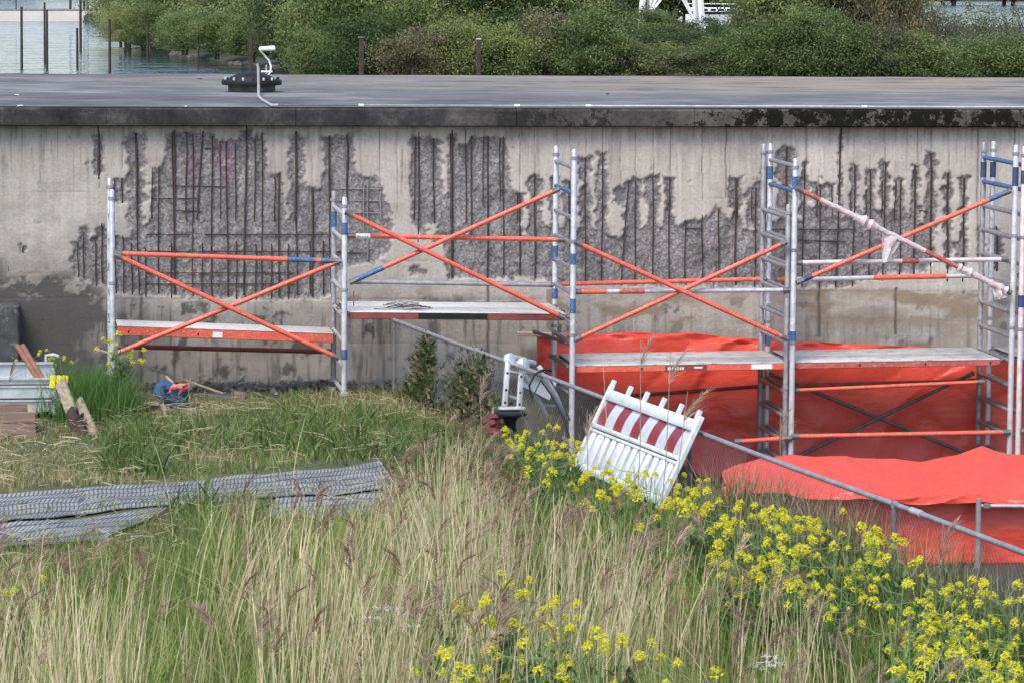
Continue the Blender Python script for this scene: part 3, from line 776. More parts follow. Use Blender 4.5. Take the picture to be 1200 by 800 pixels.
# fourth frame with a neighbour clamped to it
x = fx(929.5, 360)
frame(scaf, x, zf(930, 186), zr(905, 168), -1.12, [zf(929, 195)-RS*i for i in range(14)], ('alu', 'alu'), tape=(('f', zf(930, 222), zf(930, 207)), ('r', zr(902, 210), zr(902, 195)), ('f', zf(926, 402), zf(926, 388)), ('r', zr(900, 405), zr(900, 390))), blue_rungs=(1,))
frame(scaf, x-0.058, zf(925, 240), zr(896, 169), -1.12, [zf(925, 224)-0.02-RS*i for i in range(1, 12)], ('alu_dull', 'alu_dull'), yf=YF+0.06, dxr=-0.02)
# fifth frame and the one behind it that belongs to the next run
x = fx(1186.5, 360)
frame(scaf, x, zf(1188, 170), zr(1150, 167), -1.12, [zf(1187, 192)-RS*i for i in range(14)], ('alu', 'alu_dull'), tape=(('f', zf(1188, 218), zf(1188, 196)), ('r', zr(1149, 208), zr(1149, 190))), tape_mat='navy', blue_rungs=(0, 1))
x6 = fx(1196.5, 360)
frame(scaf2, x6, zf(1198, 172), zr(1163, 166), -1.12, [zf(1197, 194)-RS*i for i in range(14)], ('alu_pink', 'alu'), tape=(('f', zf(1198, 216), zf(1198, 200)), ('f', zf(1196, 360), zf(1196, 346)), ('r', zr(1162, 208), zr(1162, 190))), tape_mat='navy', blue_rungs=(0, 1), dxr=0.015)
def brace(px1, py1, px2, py2, Y, mat='orange', r=0.0265, tapes=(), parent=scaf, sag=0.0, name='diagonal_brace', Y2=None):
    a = P(px1, py1, Y); b = P(px2, py2, Y if Y2 is None else Y2)
    mid = (a+b)/2; mid.z -= sag
    o = MB().path([a, a.lerp(mid, .5), mid, mid.lerp(b, .5), b], r, 10).build(name, mat, parent)
    d_ = (b-a).normalized()
    for e, s_ in ((a, -1), (b, 1)):
        MB().tube(e-d_*s_*0.05, e+d_*s_*0.035, r+0.006, 8).build('end_clip', 'grime' if mat != 'steel' else 'steel', o)
    for (t0, t1, tm) in tapes:
        MB().tube(a.lerp(b, t0), a.lerp(b, t1), r+0.0025, 10).build('tape_band', tm, o)
    return o
YB = YF-0.035
HB = 'horizontal_brace'
brace(138, 297, 392, 306, YB, tapes=((0.78, 0.91, 'blue'), (0.935, 0.985, 'blue')), name=HB)
brace(138, 300, 394, 418, YB-0.05)
brace(134, 415, 396, 307, YB)
brace(142, 406, 388, 412, YR+0.03, 'red_dark', name=HB)
o = brace(410, 276.5, 658, 281, YB+0.07, name=HB)
a, b = P(410, 276.5, YB+0.07), P(658, 281, YB+0.07)
st = MB(); st.tube(a.lerp(b, 0.03), a.lerp(b, 0.095), 0.0288, 10).build('sticker', 'white_sticker', o)
for t_ in (0.036, 0.042, 0.05, 0.06, 0.07, 0.08):
    MB().box(a.lerp(b, t_)+Vector((0, -0.029, 0)), (0.009, 0.003, 0.018 if t_ < 0.045 else 0.011)).build('printed_mark', 'grime', o)
brace(408, 250, 658, 371, YB-0.05)
brace(413, 330, 652, 223, YB, tapes=((0.0, 0.15, 'blue'),))
brace(418, 330, 650, 334, YR, 'alu_dull', name=HB)
brace(677, 285, 920, 396, YB-0.05)
brace(677, 397, 919, 285, YB)
brace(653, 333, 898, 327, YR, 'orange', name=HB, r=0.025)
brace(676, 342, 922, 340, YB+0.07, 'alu', name=HB, tapes=((0.0, 0.14, 'orange'), (0.2, 0.32, 'orange_dull')))
brace(936, 222, 1182, 342, YB-0.05, 'orange_dull')
brace(937, 330, 1181, 225, YB, tapes=((0.0, 0.06, 'navy'), (0.91, 1.0, 'blue')))
brace(935, 308, 1178, 304, YB+0.07, 'alu_pink', name=HB, tapes=((0.5, 0.58, 'orange_dull'),))
brace(905, 328, 1150, 323, YR, 'alu', name=HB, tapes=((0.02, 0.10, 'orange'), (0.48, 0.83, 'orange')))
# below the right-hand decks
brace(903, 438, 1138, 533, YR, 'grime', r=0.022)
brace(912, 545, 1138, 438, YR, 'grime', r=0.022)
brace(932, 457, 1150, 447, YB+0.10, 'orange', r=0.021, name=HB)
brace(905, 452, 1140, 446, YR, 'orange_dull', r=0.024, name=HB)
brace(931, 511, 1180, 506, YB, 'orange', r=0.0265, name=HB)
brace(864, 517, 924, 513, YB, 'orange', r=0.0265, name=HB)
brace(600+48, 470, 895, 452, YR, 'red_dark', r=0.022)
brace(1196, 323, 1330, 320, YR, 'orange', parent=scaf2, name=HB)
brace(1199, 505, 1440, 500, YB, 'orange', parent=scaf2, name=HB)
# outriggers from the third frame back towards the wall
brace(627, 389, 667, 403, YR+0.15, 'grime', r=0.02, Y2=YF+0.1, name='outrigger')
brace(645, 417, 668, 430, YR, 'grime', r=0.02, Y2=YF+0.1, name='outrigger')
brace(648, 445, 668, 455, YR, 'grime', r=0.02, Y2=YF+0.1, name='outrigger')
# decks
def platform(pxa, pya, pxb, pyb, Yf_, depth_, label, top='deck', rail='orange', rail_h=0.075, mats=(), group='scaffold decks', hooks=True, back=0.0):
    a = P(pxa, pya, Yf_)+Vector((0, back, 0)); b = P(pxb, pyb, Yf_)+Vector((0, back, 0)); Yf_ += back
    t = (b-a).normalized()
    pl = thing('scaffold_deck', ((a.x+b.x)/2, Yf_, (a.z+b.z)/2-rail_h), label, 'scaffold deck', group)
    dv = Vector((0, depth_, 0))
    mid = (a+b)/2
    n_ = Vector((-t.z, 0, t.x))
    mb = MB(); mb.beam(a+dv*0.5+n_*(-0.006), b+dv*0.5+n_*(-0.006), depth_+0.012, 0.012, ch=0.003)
    mb.build('deck_board', top, pl)
    MB().beam(a-n_*(rail_h/2+0.013)+Vector((0, 0.012, 0)), b-n_*(rail_h/2+0.013)+Vector((0, 0.012, 0)), 0.03, rail_h, ch=0.006).build('side_rail', rail, pl)
    MB().beam(a-n_*(rail_h/2+0.013)+dv-Vector((0, 0.012, 0)), b-n_*(rail_h/2+0.013)+dv-Vector((0, 0.012, 0)), 0.03, rail_h, ch=0.006).build('side_rail', rail, pl)
    for e in (a+t*0.02, b-t*0.02):
        MB().beam(e-n_*0.055+Vector((0, 0.03, 0)), e-n_*0.055+dv-Vector((0, 0.02, 0)), 0.035, 0.06).build('end_rail', 'grime', pl)
    if hooks:
        for e, s_ in ((a, -1), (b, 1)):
            for q in (0.12, 0.88):
                p_ = e+dv*q
                MB().path([p_-n_*0.05-t*s_*0.01, p_-n_*0.03+t*s_*0.03, p_-n_*0.012+t*s_*0.06, p_-n_*0.03+t*s_*0.085], 0.010, 6).build('hook', 'grime', pl)
    for (t0, t1, mt, h0, h1) in mats:
        p0 = a.lerp(b, t0)-n_*0.013; p1 = a.lerp(b, t1)-n_*0.013
        MB().beam(p0-n_*rail_h*(h0+h1)/2-Vector((0, 0.0055, 0)), p1-n_*rail_h*(h0+h1)/2-Vector((0, 0.0055, 0)), 0.004, rail_h*(h1-h0)).build('rail_sticker' if mt != 'black' else 'rail_hole', mt, pl)
    return pl
platform(137.5, 381, 391, 390, -1.22, 0.62, 'pale narrow deck with orange edge on the leftmost scaffold bay', 'deck_clean', rail_h=0.10,
         mats=((0.44, 0.485, 'white_sticker', 0.25, 0.85), (0.37, 0.375, 'black', 0.4, 0.7), (0.05, 0.056, 'black', 0.4, 0.7)))
platform(409, 365, 662, 367, YF+0.05, 0.60, 'pale front deck with dark red edge carrying steel scraps, second bay from the left', 'deck_clean', 'red_dark', 0.07,
         mats=((0.32, 0.64, 'black', 0.02, 0.98), (0.80, 0.92, 'red_dark', 0.1, 0.9)))
platform(409, 365, 662, 367, YF+0.05, 0.60, 'pale rear deck along the wall side of the second scaffold bay', 'deck_clean', 'red_dark', 0.07, back=0.618)
lbl = []
for (t0, t1) in ((0.435, 0.45), (0.455, 0.462), (0.468, 0.475), (0.48, 0.487), (0.492, 0.499), (0.504, 0.511), (0.56, 0.60)):
    lbl.append((t0, t1, 'white_sticker', 0.3, 0.75 if t1 < 0.55 else 0.55))
platform(674, 428, 922, 424, YF+0.05, 0.60, 'cement-splashed front deck with orange edge and printed stickers over the red sheet', 'deck', 'orange', 0.07,
         mats=((0.425, 0.62, 'red_dark', 0.05, 0.95), (0.83, 0.93, 'white_sticker', 0.05, 0.85), (0.31, 0.317, 'black', 0.3, 0.7)))
platform(674, 428, 922, 424, YF+0.05, 0.60, 'cement-splashed rear deck behind the printed stickers', 'deck', 'orange', 0.07, back=0.618)
platform(932, 424, 1172, 420, YF+0.05, 0.60, 'cement-splashed front deck with faded pink edge, right of the pair over the red sheet', 'deck', 'orange_dull', 0.065,
         mats=((0.31, 0.317, 'black', 0.3, 0.7), (0.63, 0.637, 'black', 0.3, 0.7), (0.95, 0.956, 'black', 0.3, 0.7)))
platform(932, 424, 1172, 420, YF+0.05, 0.60, 'cement-splashed rear deck behind the faded pink edge', 'deck', 'orange_dull', 0.065, back=0.618)
platform(1199, 420, 1440, 416, YF+0.05, 0.60, 'front deck cut off by the right edge of the view', 'deck', 'orange_dull', 0.065)
platform(1199, 420, 1440, 416, YF+0.05, 0.60, 'rear deck cut off by the right edge of the view', 'deck', 'orange_dull', 0.065, back=0.618)
# printed letters on the long label
a, b = P(674, 428, YF+0.05), P(922, 424, YF+0.05)
deck3 = [o for o in bpy.data.objects if o.get('label', '').startswith('cement-splashed front deck with orange')][0]
for (t0, t1, mt, h0, h1) in lbl:
    p0 = a.lerp(b, t0)-Vector((0, 0, 0.013)); p1 = a.lerp(b, t1)-Vector((0, 0, 0.013))
    MB().beam(p0-Vector((0, 0.009, 0.07*(h0+h1)/2)), p1-Vector((0, 0.009, 0.07*(h0+h1)/2)), 0.003, 0.07*(h1-h0)).build('printed_mark', mt, deck3)
# steel scraps heaped on the second deck
sc_ = thing('scrap_heap', P(475, 359, YF+0.45), 'small heap of bent steel offcuts on the second deck', 'scrap heap')
zd = P(475, 366, YF+0.05).z
for k in range(34):
    q = P(random.gauss(474, 11), 360, YF+0.35)
    yy = YF+0.35+random.uniform(-0.16, 0.2)
    an = random.uniform(-0.6, 0.6); L = random.uniform(0.06, 0.16)
    z0 = zd+0.012+random.uniform(0, 0.07)*math.exp(-((q.x-P(474, 360, YF+.35).x)/0.12)**2)
    MB().path([(q.x-L*math.cos(an), yy-L*math.sin(an)*.4, z0), (q.x, yy, z0+random.uniform(0, 0.02)), (q.x+L*math.cos(an), yy+L*math.sin(an)*.4, z0+random.uniform(-0.005, 0.015))], 0.0065, 5).build('steel_offcut', random.choice(['grime', 'rebar', 'grime', 'alu_dull']), sc_)
br = MB().path([P(414.5, 359, YF+.5), P(414.5, 341, YF+.5)], 0.007, 6)
tag(br.build('steel_pin', 'orange_dull'), 'thin red pin standing on the left end of the second deck', 'pin')

# plastic film wound round the pale brace
fa, fb_ = P(936, 222, YB-0.05), P(1182, 342, YB-0.05)
film = thing('plastic_film', fa.lerp(fb_, 0.3), 'torn milky plastic film wound round a brace on the right bay', 'plastic film')
def wrap(t0, t1, r, seed, name):
    k = max(6, int((t1-t0)*70)); pts = []; rs = []
    for i in range(k+1):
        t = t0+(t1-t0)*i/k; p_ = fa.lerp(fb_, t)
        rs.append(0.029 + r*(0.25+abs(mnoise.noise(Vector((t*40, seed, 0))))*1.3))
        pts.append(p_+Vector((0, 0, 0.012*mnoise.noise(Vector((t*30, seed, 5))))))
    MB().path(pts, rs, 12).build(name, 'film', film)
wrap(0.10, 0.30, 0.012, 1, 'wrap'); wrap(0.265, 0.37, 0.045, 2, 'knot'); wrap(0.36, 0.60, 0.006, 3, 'wrap'); wrap(0.755, 0.815, 0.04, 4, 'knot'); wrap(0.81, 0.99, 0.022, 5, 'wrap')
def flap(poly_top, poly_bot, name, seed):
    k = 10; m_ = 7; vs = []; fs = []
    for i in range(k+1):
        s_ = i/k
        for j in range(m_+1):
            t = j/m_
            a_ = Vector(P(poly_top[0][0]+(poly_top[1][0]-poly_top[0][0])*t, poly_top[0][1]+(poly_top[1][1]-poly_top[0][1])*t, YB-0.07))
            b_ = Vector(P(poly_bot[0][0]+(poly_bot[1][0]-poly_bot[0][0])*t, poly_bot[0][1]+(poly_bot[1][1]-poly_bot[0][1])*t, YB-0.07))
            p_ = a_.lerp(b_, s_)
            nn = mnoise.noise(Vector((t*4, s_*3, seed)))
            vs.append(p_+Vector((0.02*nn*s_, 0.05*mnoise.noise(Vector((t*5+3, s_*2, seed)))+0.03*math.sin(t*9), 0.015*nn)))
    for i in range(k):
        for j in range(m_): fs.append((i*(m_+1)+j, i*(m_+1)+j+1, (i+1)*(m_+1)+j+1, (i+1)*(m_+1)+j))
    MB().add(vs, fs).build(name, 'film', film, smooth=True)
flap(((1034, 272), (1058, 281)), ((1033, 309), (1042, 305)), 'hanging_flap', 1.0)
flap(((1160, 331), (1182, 341)), ((1166, 352), (1180, 349)), 'hanging_flap', 2.0)

# ------------------------------------------------------------------ red sheets
def sheet(name, rows, label, nu=70, nv=26, thick=0.006, amp=0.04, seed=0, group='red tarpaulins', zamp=0.35, fs_=1.0, crease=0.7):
    # rows: list of polylines (points along the length) from top to bottom
    rows = [[Vector(p) for p in r_] for r_ in rows]
    def along(poly, t):
        L = [0]
        for i in range(len(poly)-1): L.append(L[-1]+(poly[i+1]-poly[i]).length)
        d_ = t*L[-1]
        for i in range(len(poly)-1):
            if d_ <= L[i+1] or i == len(poly)-2:
                return poly[i].lerp(poly[i+1], (d_-L[i])/(L[i+1]-L[i]))
    vs = []
    for i in range(nv+1):
        v = i/nv*(len(rows)-1); a_ = min(int(v), len(rows)-2); f_ = v-a_
        for j in range(nu+1):
            u = j/nu; uf = u*fs_
            p_ = along(rows[a_], u).lerp(along(rows[a_+1], u), f_)
            q = Vector((uf*9+seed, i/nv*2.0*fs_, seed))
            f1 = mnoise.noise(q); f2 = mnoise.noise(Vector((uf*16+i/nv*5*fs_+seed, i/nv*1.3, seed+4))); f3 = mnoise.noise(Vector((uf*30-i/nv*10*fs_, i/nv*4*fs_, seed+8)))
            rg = 1-abs(mnoise.noise(Vector((uf*9+i/nv*2.2*fs_, i/nv*1.6*fs_-uf*1.5, seed+12))))*2.2
            dsp = amp*(f1*0.9+abs(f2)*0.8+f3*0.3+crease*max(rg, 0)**1.6)
            vs.append(p_+Vector((0.25*dsp*f2, -abs(dsp)*0.9, dsp*zamp)))
    fs = [(i*(nu+1)+j, (i+1)*(nu+1)+j, (i+1)*(nu+1)+j+1, i*(nu+1)+j+1) for i in range(nv) for j in range(nu)]
    o = MB().add(vs, fs).build(name, 'tarp', smooth=True)
    sol = o.modifiers.new('thickness', 'SOLIDIFY'); sol.thickness = thick
    return tag(o, label, 'tarpaulin', group)
def Pr(pts, Y): return [P(a, b, Y) for a, b in pts]
top = Pr([(626, 395), (660, 393), (720, 391), (800, 393), (900, 400), (1000, 404), (1100, 410), (1260, 415)], -0.10)
topb = Pr([(626, 400), (660, 399), (720, 399), (800, 402), (900, 408), (1000, 413), (1100, 419), (1260, 424)], -0.16)
mid1 = Pr([(631, 440), (700, 446), (800, 452), (900, 458), (1050, 460), (1260, 460)], -0.20)
mid2 = Pr([(640, 490), (720, 500), (830, 505), (900, 508), (1050, 508), (1260, 508)], -0.24)
bot = [Vector((p_.x, -0.36, -1.16)) for p_ in Pr([(652, 530), (760, 540), (900, 545), (1050, 545), (1150, 545), (1260, 545)], -0.36)]
sheet('tarpaulin', [top, topb, mid1, mid2, bot], 'large red sheet hung on the wall foot behind the right-hand scaffold', 320, 110, amp=0.09, seed=2, fs_=0.55, crease=0.7)
# low tent of red sheet in the pit
YT = -5.4
rt = [(846, 552), (866, 543), (925, 534), (1000, 539), (1080, 542), (1120, 535), (1150, 524), (1178, 532), (1205, 535), (1320, 528)]
ridge = Pr(rt, YT)
m1 = Pr([(846, 560), (866, 556), (930, 556), (1000, 560), (1080, 566), (1120, 561), (1150, 553), (1180, 562), (1205, 564), (1320, 560)], YT-0.55)
eave = Pr([(850, 572), (868, 570), (930, 574), (1000, 579), (1080, 584), (1120, 582), (1150, 579), (1180, 585), (1205, 586), (1320, 588)], YT-1.05)
hang = [Vector((p_.x+0.02, YT-1.10, p_.z-0.07-0.05*abs(mnoise.noise(Vector((p_.x*1.7, 3, 1)))))) for p_ in eave]
back_ = [Vector((p_.x, YT+0.9, p_.z-0.5)) for p_ in ridge]
sheet('tarpaulin', [back_, ridge, m1, eave, hang], 'bright red sheet draped as a low roof in front of the scaffold', 320, 110, amp=0.065, seed=5, zamp=0.6, fs_=0.6, crease=0.95)
f0 = [p_+Vector((0, 0.06, -0.01)) for p_ in eave]
f0 = [p_+Vector((0, 0.10, 0)) for p_ in f0]
f1 = [Vector((p_.x, YT-0.92, -1.16)) for p_ in eave]
sheet('tarpaulin', [f0, f1], 'darker upright red sheet closing the front of the low shelter', 90, 20, amp=0.035, seed=9, fs_=0.5)
tf = thing('shelter_frame', P(1147, 640, YT-1.12), 'grey pipe post and rail in front of the low red shelter', 'pipe frame')
MB().tube(Vector((P(1147, 600, YT-1.12).x, YT-1.12, -1.16)), P(1147, 584, YT-1.12), 0.03, 10).build('post', 'alu_dull', tf)
MB().tube(P(1148, 592, YT-1.12), P(1330, 594, YT-1.12), 0.018, 10).build('rail', 'alu', tf)
MB().box(P(1156, 592.5, YT-1.125), (0.07, 0.06, 0.06), None, 0.012).build('clamp', 'grime', tf)
pk = MB().beam(P(606, 391, -0.22), P(664, 393, -0.22), 0.12, 0.045, ch=0.004)
tag(pk.build('plank', 'wood_pale'), 'pale plank end sticking out above the corner of the wall sheet', 'plank')
# black lining of the pit edge by the fence
LN = []
for s_ in np.linspace(3.5, 17, 40):
    p_ = Vector((FA.x, FA.y, 0))+FDIR*float(s_)+FN*0.14
    LN.append(p_)
vs = []; fs = []
for i, p_ in enumerate(LN):
    for k, z in enumerate((0.10+0.03*math.sin(i), -0.3, -0.7, -1.2)):
        vs.append(p_+FN*(0.05+0.07*k+0.04*mnoise.noise(Vector((i*.7, k, 0))))+Vector((0, 0, z)))
for i in range(len(LN)-1):
    for k in range(3): fs.append((i*4+k, (i+1)*4+k, (i+1)*4+k+1, i*4+k+1))
o = MB().add(vs, fs).build('pit_lining', 'black', smooth=True)
o.modifiers.new('thickness', 'SOLIDIFY').thickness = 0.006
tag(o, 'black sheet lining the pit edge under the fence', 'sheet')

# ------------------------------------------------------------------ chain link fence
fen = thing('chain_link_fence', (FA.x, FA.y, 0), 'low chain link fence with grey top rail slanting across the view', 'fence')
FL = 18.5
def fp(s, z, n=0.0): 
    q = Vector((FA.x, FA.y, 0))+FDIR*s+FN*n; q.z = z; return q
RAILZ = 0.9
cuts = [0.0, 4.6, 9.6, 14.4, FL]
for a, b in zip(cuts[:-1], cuts[1:]):
    MB().path([fp(a, RAILZ), fp((a+b)/2, RAILZ-0.008), fp(b, RAILZ)], 0.021, 10).build('rail_length', 'alu_dull', fen)
for a in cuts[1:-1]:
    MB().tube(fp(a-0.09, RAILZ), fp(a+0.09, RAILZ), 0.027, 10).build('rail_sleeve', 'steel', fen)
for s_ in (0.0, 3.2, 9.6, 14.0, 17.6):
    MB().tube(fp(s_, -0.15), fp(s_, RAILZ-0.02), 0.022, 10).build('post', 'grime', fen)
    MB().lathe(fp(s_, RAILZ-0.03), [(0.026, 0), (0.029, 0.02), (0.029, 0.05), (0.015, 0.056)], 8).build('post_cap', 'grime' if s_ == 0 else 'alu_dull', fen)
mb = MB()
hgt = 0.86; pitch = 0.062
k = int(FL/pitch)
for d_ in (-1, 1):
    for i in range(-14, k+14):
        s0 = i*pitch; s1 = s0+hgt*0.95*d_
        z0, z1 = 0.02, 0.02+hgt
        a, b = max(0, min(s0, s1)), min(FL, max(s0, s1))
        if b-a < 0.03: continue
        def zz(s_): return z0+(z1-z0)*(s_-s0)/(s1-s0)
        mb.path([fp(a, zz(a), 0.004*d_), fp(b, zz(b), 0.004*d_)], 0.0016 if s0 < 5.5 else 0.0009, 3, cap=False)
o = mb.build('wire_mesh', 'alu_dull', fen, smooth=False)
o['kind'] = 'stuff'
cb = [fp(6.15, 0.95)+Vector((0, 0.05, 0)), fp(6.05, 0.99), fp(5.95, 0.9)+Vector((-0.02, -0.06, 0)), fp(5.9, 0.7)+Vector((0, -0.08, 0)), fp(6.0, 0.5)+Vector((0.05, -0.06, 0))]
cbl = MB().path([P(668, 492, -6), P(655, 462, -6.2), P(640, 437, -6.3), P(633, 433, -6.4)], 0.008, 6)
tag(cbl.build('cable', 'black'), 'black cable slanting down behind the ladder', 'cable', 'black cables on the fence')

# position on the fence rail that shows at a given column
def s_at(pxv):
    lo, hi = 0.0, FL
    for _ in range(40):
        m_ = (lo+hi)/2
        if proj(np.array(fp(m_, RAILZ)))[0] < pxv: lo = m_
        else: hi = m_
    return lo
s1 = s_at(635)
q = fp(s1, RAILZ)
lp_ = MB().path([q+Vector((0.10, 0.04, 0.035)), q+Vector((0.02, 0, 0.045)), q+Vector((-0.07, -0.03, 0.01)), q+Vector((-0.13, -0.05, -0.1)), q+Vector((-0.10, -0.06, -0.22)), q+Vector((-0.02, -0.06, -0.05)), q+Vector((0.08, -0.05, -0.18)), q+Vector((0.2, -0.05, -0.4)), q+Vector((0.27, -0.05, -0.62))], 0.011, 8)
tag(lp_.build('cable', 'black'), 'black cable looped over the fence rail right of the ladder', 'cable', 'black cables on the fence')

# ------------------------------------------------------------------ ladder hooked over the rail
sl = s_at(603)
q = fp(sl, RAILZ)
yl = q.y
lad = thing('folding_ladder', (q.x, yl, 0), 'short aluminium folding ladder hooked over the fence rail', 'ladder')
for (pt, pb) in (((595, 423), (591, 476)), ((611, 428), (608, 478))):
    a = P(pt[0], pt[1], yl-0.09); b = P(pb[0], pb[1], yl-0.16)
    st = MB(); st.beam(a, b, 0.05, 0.075, up=(0, 1, 0), ch=0.008); o = st.build('stile', 'alu', lad)
    for t in (0.25, 0.62, 0.9):
        MB().lathe(a.lerp(b, t)+Vector((0, -0.038, 0)), [(0.013, 0), (0.013, 0.004)], 8, axis=(0, -1, 0)).build('rivet_hole', 'black', o)
for (a_, b_) in (((593, 434), (611, 438)), ((591, 462), (609, 468))):
    MB().tube(P(*a_, yl-0.12), P(*b_, yl-0.12), 0.017, 8).build('rung', 'alu_dull', lad)
for (hx, hy) in ((598, 422), (614, 427)):
    hc = P(hx, hy, yl-0.05)
    MB().lathe(hc+Vector((-0.03, 0, 0)), [(0.02, -0.006), (0.062, 0), (0.066, 0.01), (0.066, 0.05), (0.062, 0.06), (0.02, 0.066)], 20, axis=(0.75, -0.6, 0.25)).build('hinge', 'galv_sheet', lad)
    MB().beam(hc+Vector((0.0, 0.0, 0.035)), hc+Vector((0.13, 0.12, 0.0)), 0.05, 0.05, ch=0.012).build('hinge_arm', 'alu', lad)
for (pt, pb) in (((606, 424), (640, 486)), ((632, 430), (664, 486))):
    a = P(pt[0], pt[1], yl+0.10); b = P(pb[0], pb[1], yl+0.30)
    MB().beam(a, b, 0.05, 0.085, up=(0, 1, 0), ch=0.008).build('stile', 'alu', lad)
for t in (0.18, 0.5, 0.82):
    a = P(606+34*t, 424+62*t, yl+0.10+0.2*t); b = P(632+32*t, 430+56*t, yl+0.10+0.2*t)
    MB().tube(a, b, 0.017, 8).build('rung', 'alu_dull', lad)
MB().beam(P(612, 440, yl+0.16), P(648, 458, yl+0.18), 0.02, 0.2, up=(0, 0.3, 1)).build('tread_plate', 'alu', lad)
MB().box(P(600, 478, yl-0.17), (0.26, 0.1, 0.03), None, 0.008).build('foot_bar', 'alu', lad)
# black stand and red bundle by the ladder foot
c = P(598, 484, yl-0.28)
bs = thing('black_stand', (c.x, c.y, 0), 'black stand with a flat top at the ladder foot among the yellow flowers', 'stand')
zt = c.z
MB().lathe((c.x, c.y, zt-0.025), [(0.10, 0), (0.17, 0.012), (0.175, 0.03), (0.16, 0.04)], 18).build('top', 'black', bs)
MB().lathe((c.x, c.y, 0.0), [(0.09, 0), (0.07, 0.03), (0.055, 0.08), (0.055, zt-0.08), (0.09, zt-0.026)], 12).build('column', 'black', bs)
c = P(578, 494, yl-0.35)
mb = MB(); mb.lathe((c.x, c.y, c.z-0.12), [(0.03, 0), (0.055, 0.02), (0.05, 0.07), (0.062, 0.11), (0.05, 0.15), (0.055, 0.17), (0.03, 0.2)], 18)
for v in mb.v:
    d_ = Vector((v.x-c.x, v.y-c.y, 0)); v += d_*0.9*mnoise.noise(v*16)+Vector((0.02*mnoise.noise(v*9), 0, 0))
for v in list(mb.v): v.z -= 0.0
rb = mb.build('cloth_bundle', 'darkred', smooth=True)
tag(rb, 'small dark red cloth bundle hanging left of the black stand', 'bundle')
c2 = MB().tube(Vector((c.x, c.y+0.02, -0.02)), Vector((c.x, c.y+0.02, c.z+0.14)), 0.012, 8)
tag(c2.build('wooden_stake', 'wood_grey'), 'short wooden stake carrying the dark red bundle', 'stake')

# ------------------------------------------------------------------ tilted road barrier
def solve_s(px_, z, n_):
    lo, hi = 0.0, FL
    for _ in range(40):
        m_ = (lo+hi)/2
        if proj(np.array(fp(m_, z, n_)))[0] < px_: lo = m_
        else: hi = m_
    return lo
tl = fp(solve_s(716, 1.04, -0.05), 1.04, -0.05); tr = fp(solve_s(822, 1.04, -0.05), 1.04, -0.05)
bl = fp(solve_s(716, 1.04, -0.05), 0.28, -0.42)
print('barrier', proj(np.array(tl))[:2], proj(np.array(tr))[:2], proj(np.array(bl))[:2], (tr-tl).length, (tl-bl).length)
ex = (tr-tl).normalized(); ey = (tl-bl); ey = (ey-ex*ey.dot(ex)).normalized(); ez = ex.cross(ey)
BW = (tr-tl).length
Rm = Matrix((ex, ey, ez)).transposed().to_4x4()
org = tl - ey*0.82
bar_ = bpy.data.objects.new('road_barrier', None); COL.objects.link(bar_)
bar_.matrix_world = Matrix.Translation(org) @ Rm
WL[bar_.name] = Vector((0, 0, 0))
tag(bar_, 'white plastic road barrier with red and silver stripes, tilted against the fence', 'barrier')
HH = 0.82
def bb(mb, name, mat): return mb.build(name, mat, bar_, local=True)
bb(MB().box((0.02, HH/2, 0), (0.045, HH+0.04, 0.05), None, 0.008), 'side_post', 'white_plastic')
bb(MB().box((BW-0.02, HH/2, 0), (0.055, HH+0.04, 0.05), None, 0.008), 'side_post', 'white_plastic')
bb(MB().box((BW/2, HH-0.075, 0.003), (BW-0.08, 0.10, 0.045), None, 0.008), 'top_rail', 'white_plastic')
bb(MB().box((BW/2, HH-0.38, 0.01), (BW-0.08, 0.04, 0.055), None, 0.008), 'middle_rail', 'white_plastic')
bb(MB().box((BW/2, HH-0.425, 0.0), (BW-0.08, 0.03, 0.05), None, 0.008), 'lower_middle_rail', 'white_plastic')
bb(MB().box((BW/2, 0.05, 0.0), (BW-0.08, 0.07, 0.05), None, 0.008), 'bottom_rail', 'white_plastic')
for i in range(6):
    x = 0.03 + (BW-0.06)*i/5*0.96
    if i == 0: x = 0.02
    bb(MB().box((x+ (0.0 if i == 0 else 0.02), HH+0.012, 0), (0.036, 0.105, 0.042), None, 0.006), 'peg', 'white_plastic')
ns = 10; y0_, y1_ = HH-0.355, HH-0.128
for i in range(ns):
    xa, xb = 0.05+(BW-0.10)*i/ns, 0.05+(BW-0.10)*(i+1)/ns
    vs = []; fs = []
    for j in range(9):
        t = j/8; yy = y0_+(y1_-y0_)*t
        bulge = 0.05*math.sin(t*math.pi*0.5)     # stripes lean over in a curve
        z_ = -0.012+0.018*math.sin(t*math.pi)
        vs += [(xa+bulge-0.022, yy, z_), (xb+bulge-0.022, yy, z_), (xb+bulge-0.022, yy, z_-0.012), (xa+bulge-0.022, yy, z_-0.012)]
    for j in range(8):
        for q_ in range(4): fs.append((j*4+q_, j*4+(q_+1) % 4, (j+1)*4+(q_+1) % 4, (j+1)*4+q_))
    fs += [(3, 2, 1, 0), (32, 33, 34, 35)]
    bb(MB().add(vs, fs), 'stripe', 'red_sheet' if i % 2 == 0 else 'grey_sheet')
for i in range(12):
    x = 0.065+(BW-0.13)*(i+0.5)/12
    wdt = (BW-0.13)/12*(0.86 if i % 3 == 1 else 0.58)
    bb(MB().box((x, (HH-0.44+0.085)/2, 0), (wdt, HH-0.44-0.085, 0.035), None, 0.006), 'slat', 'white_plastic')

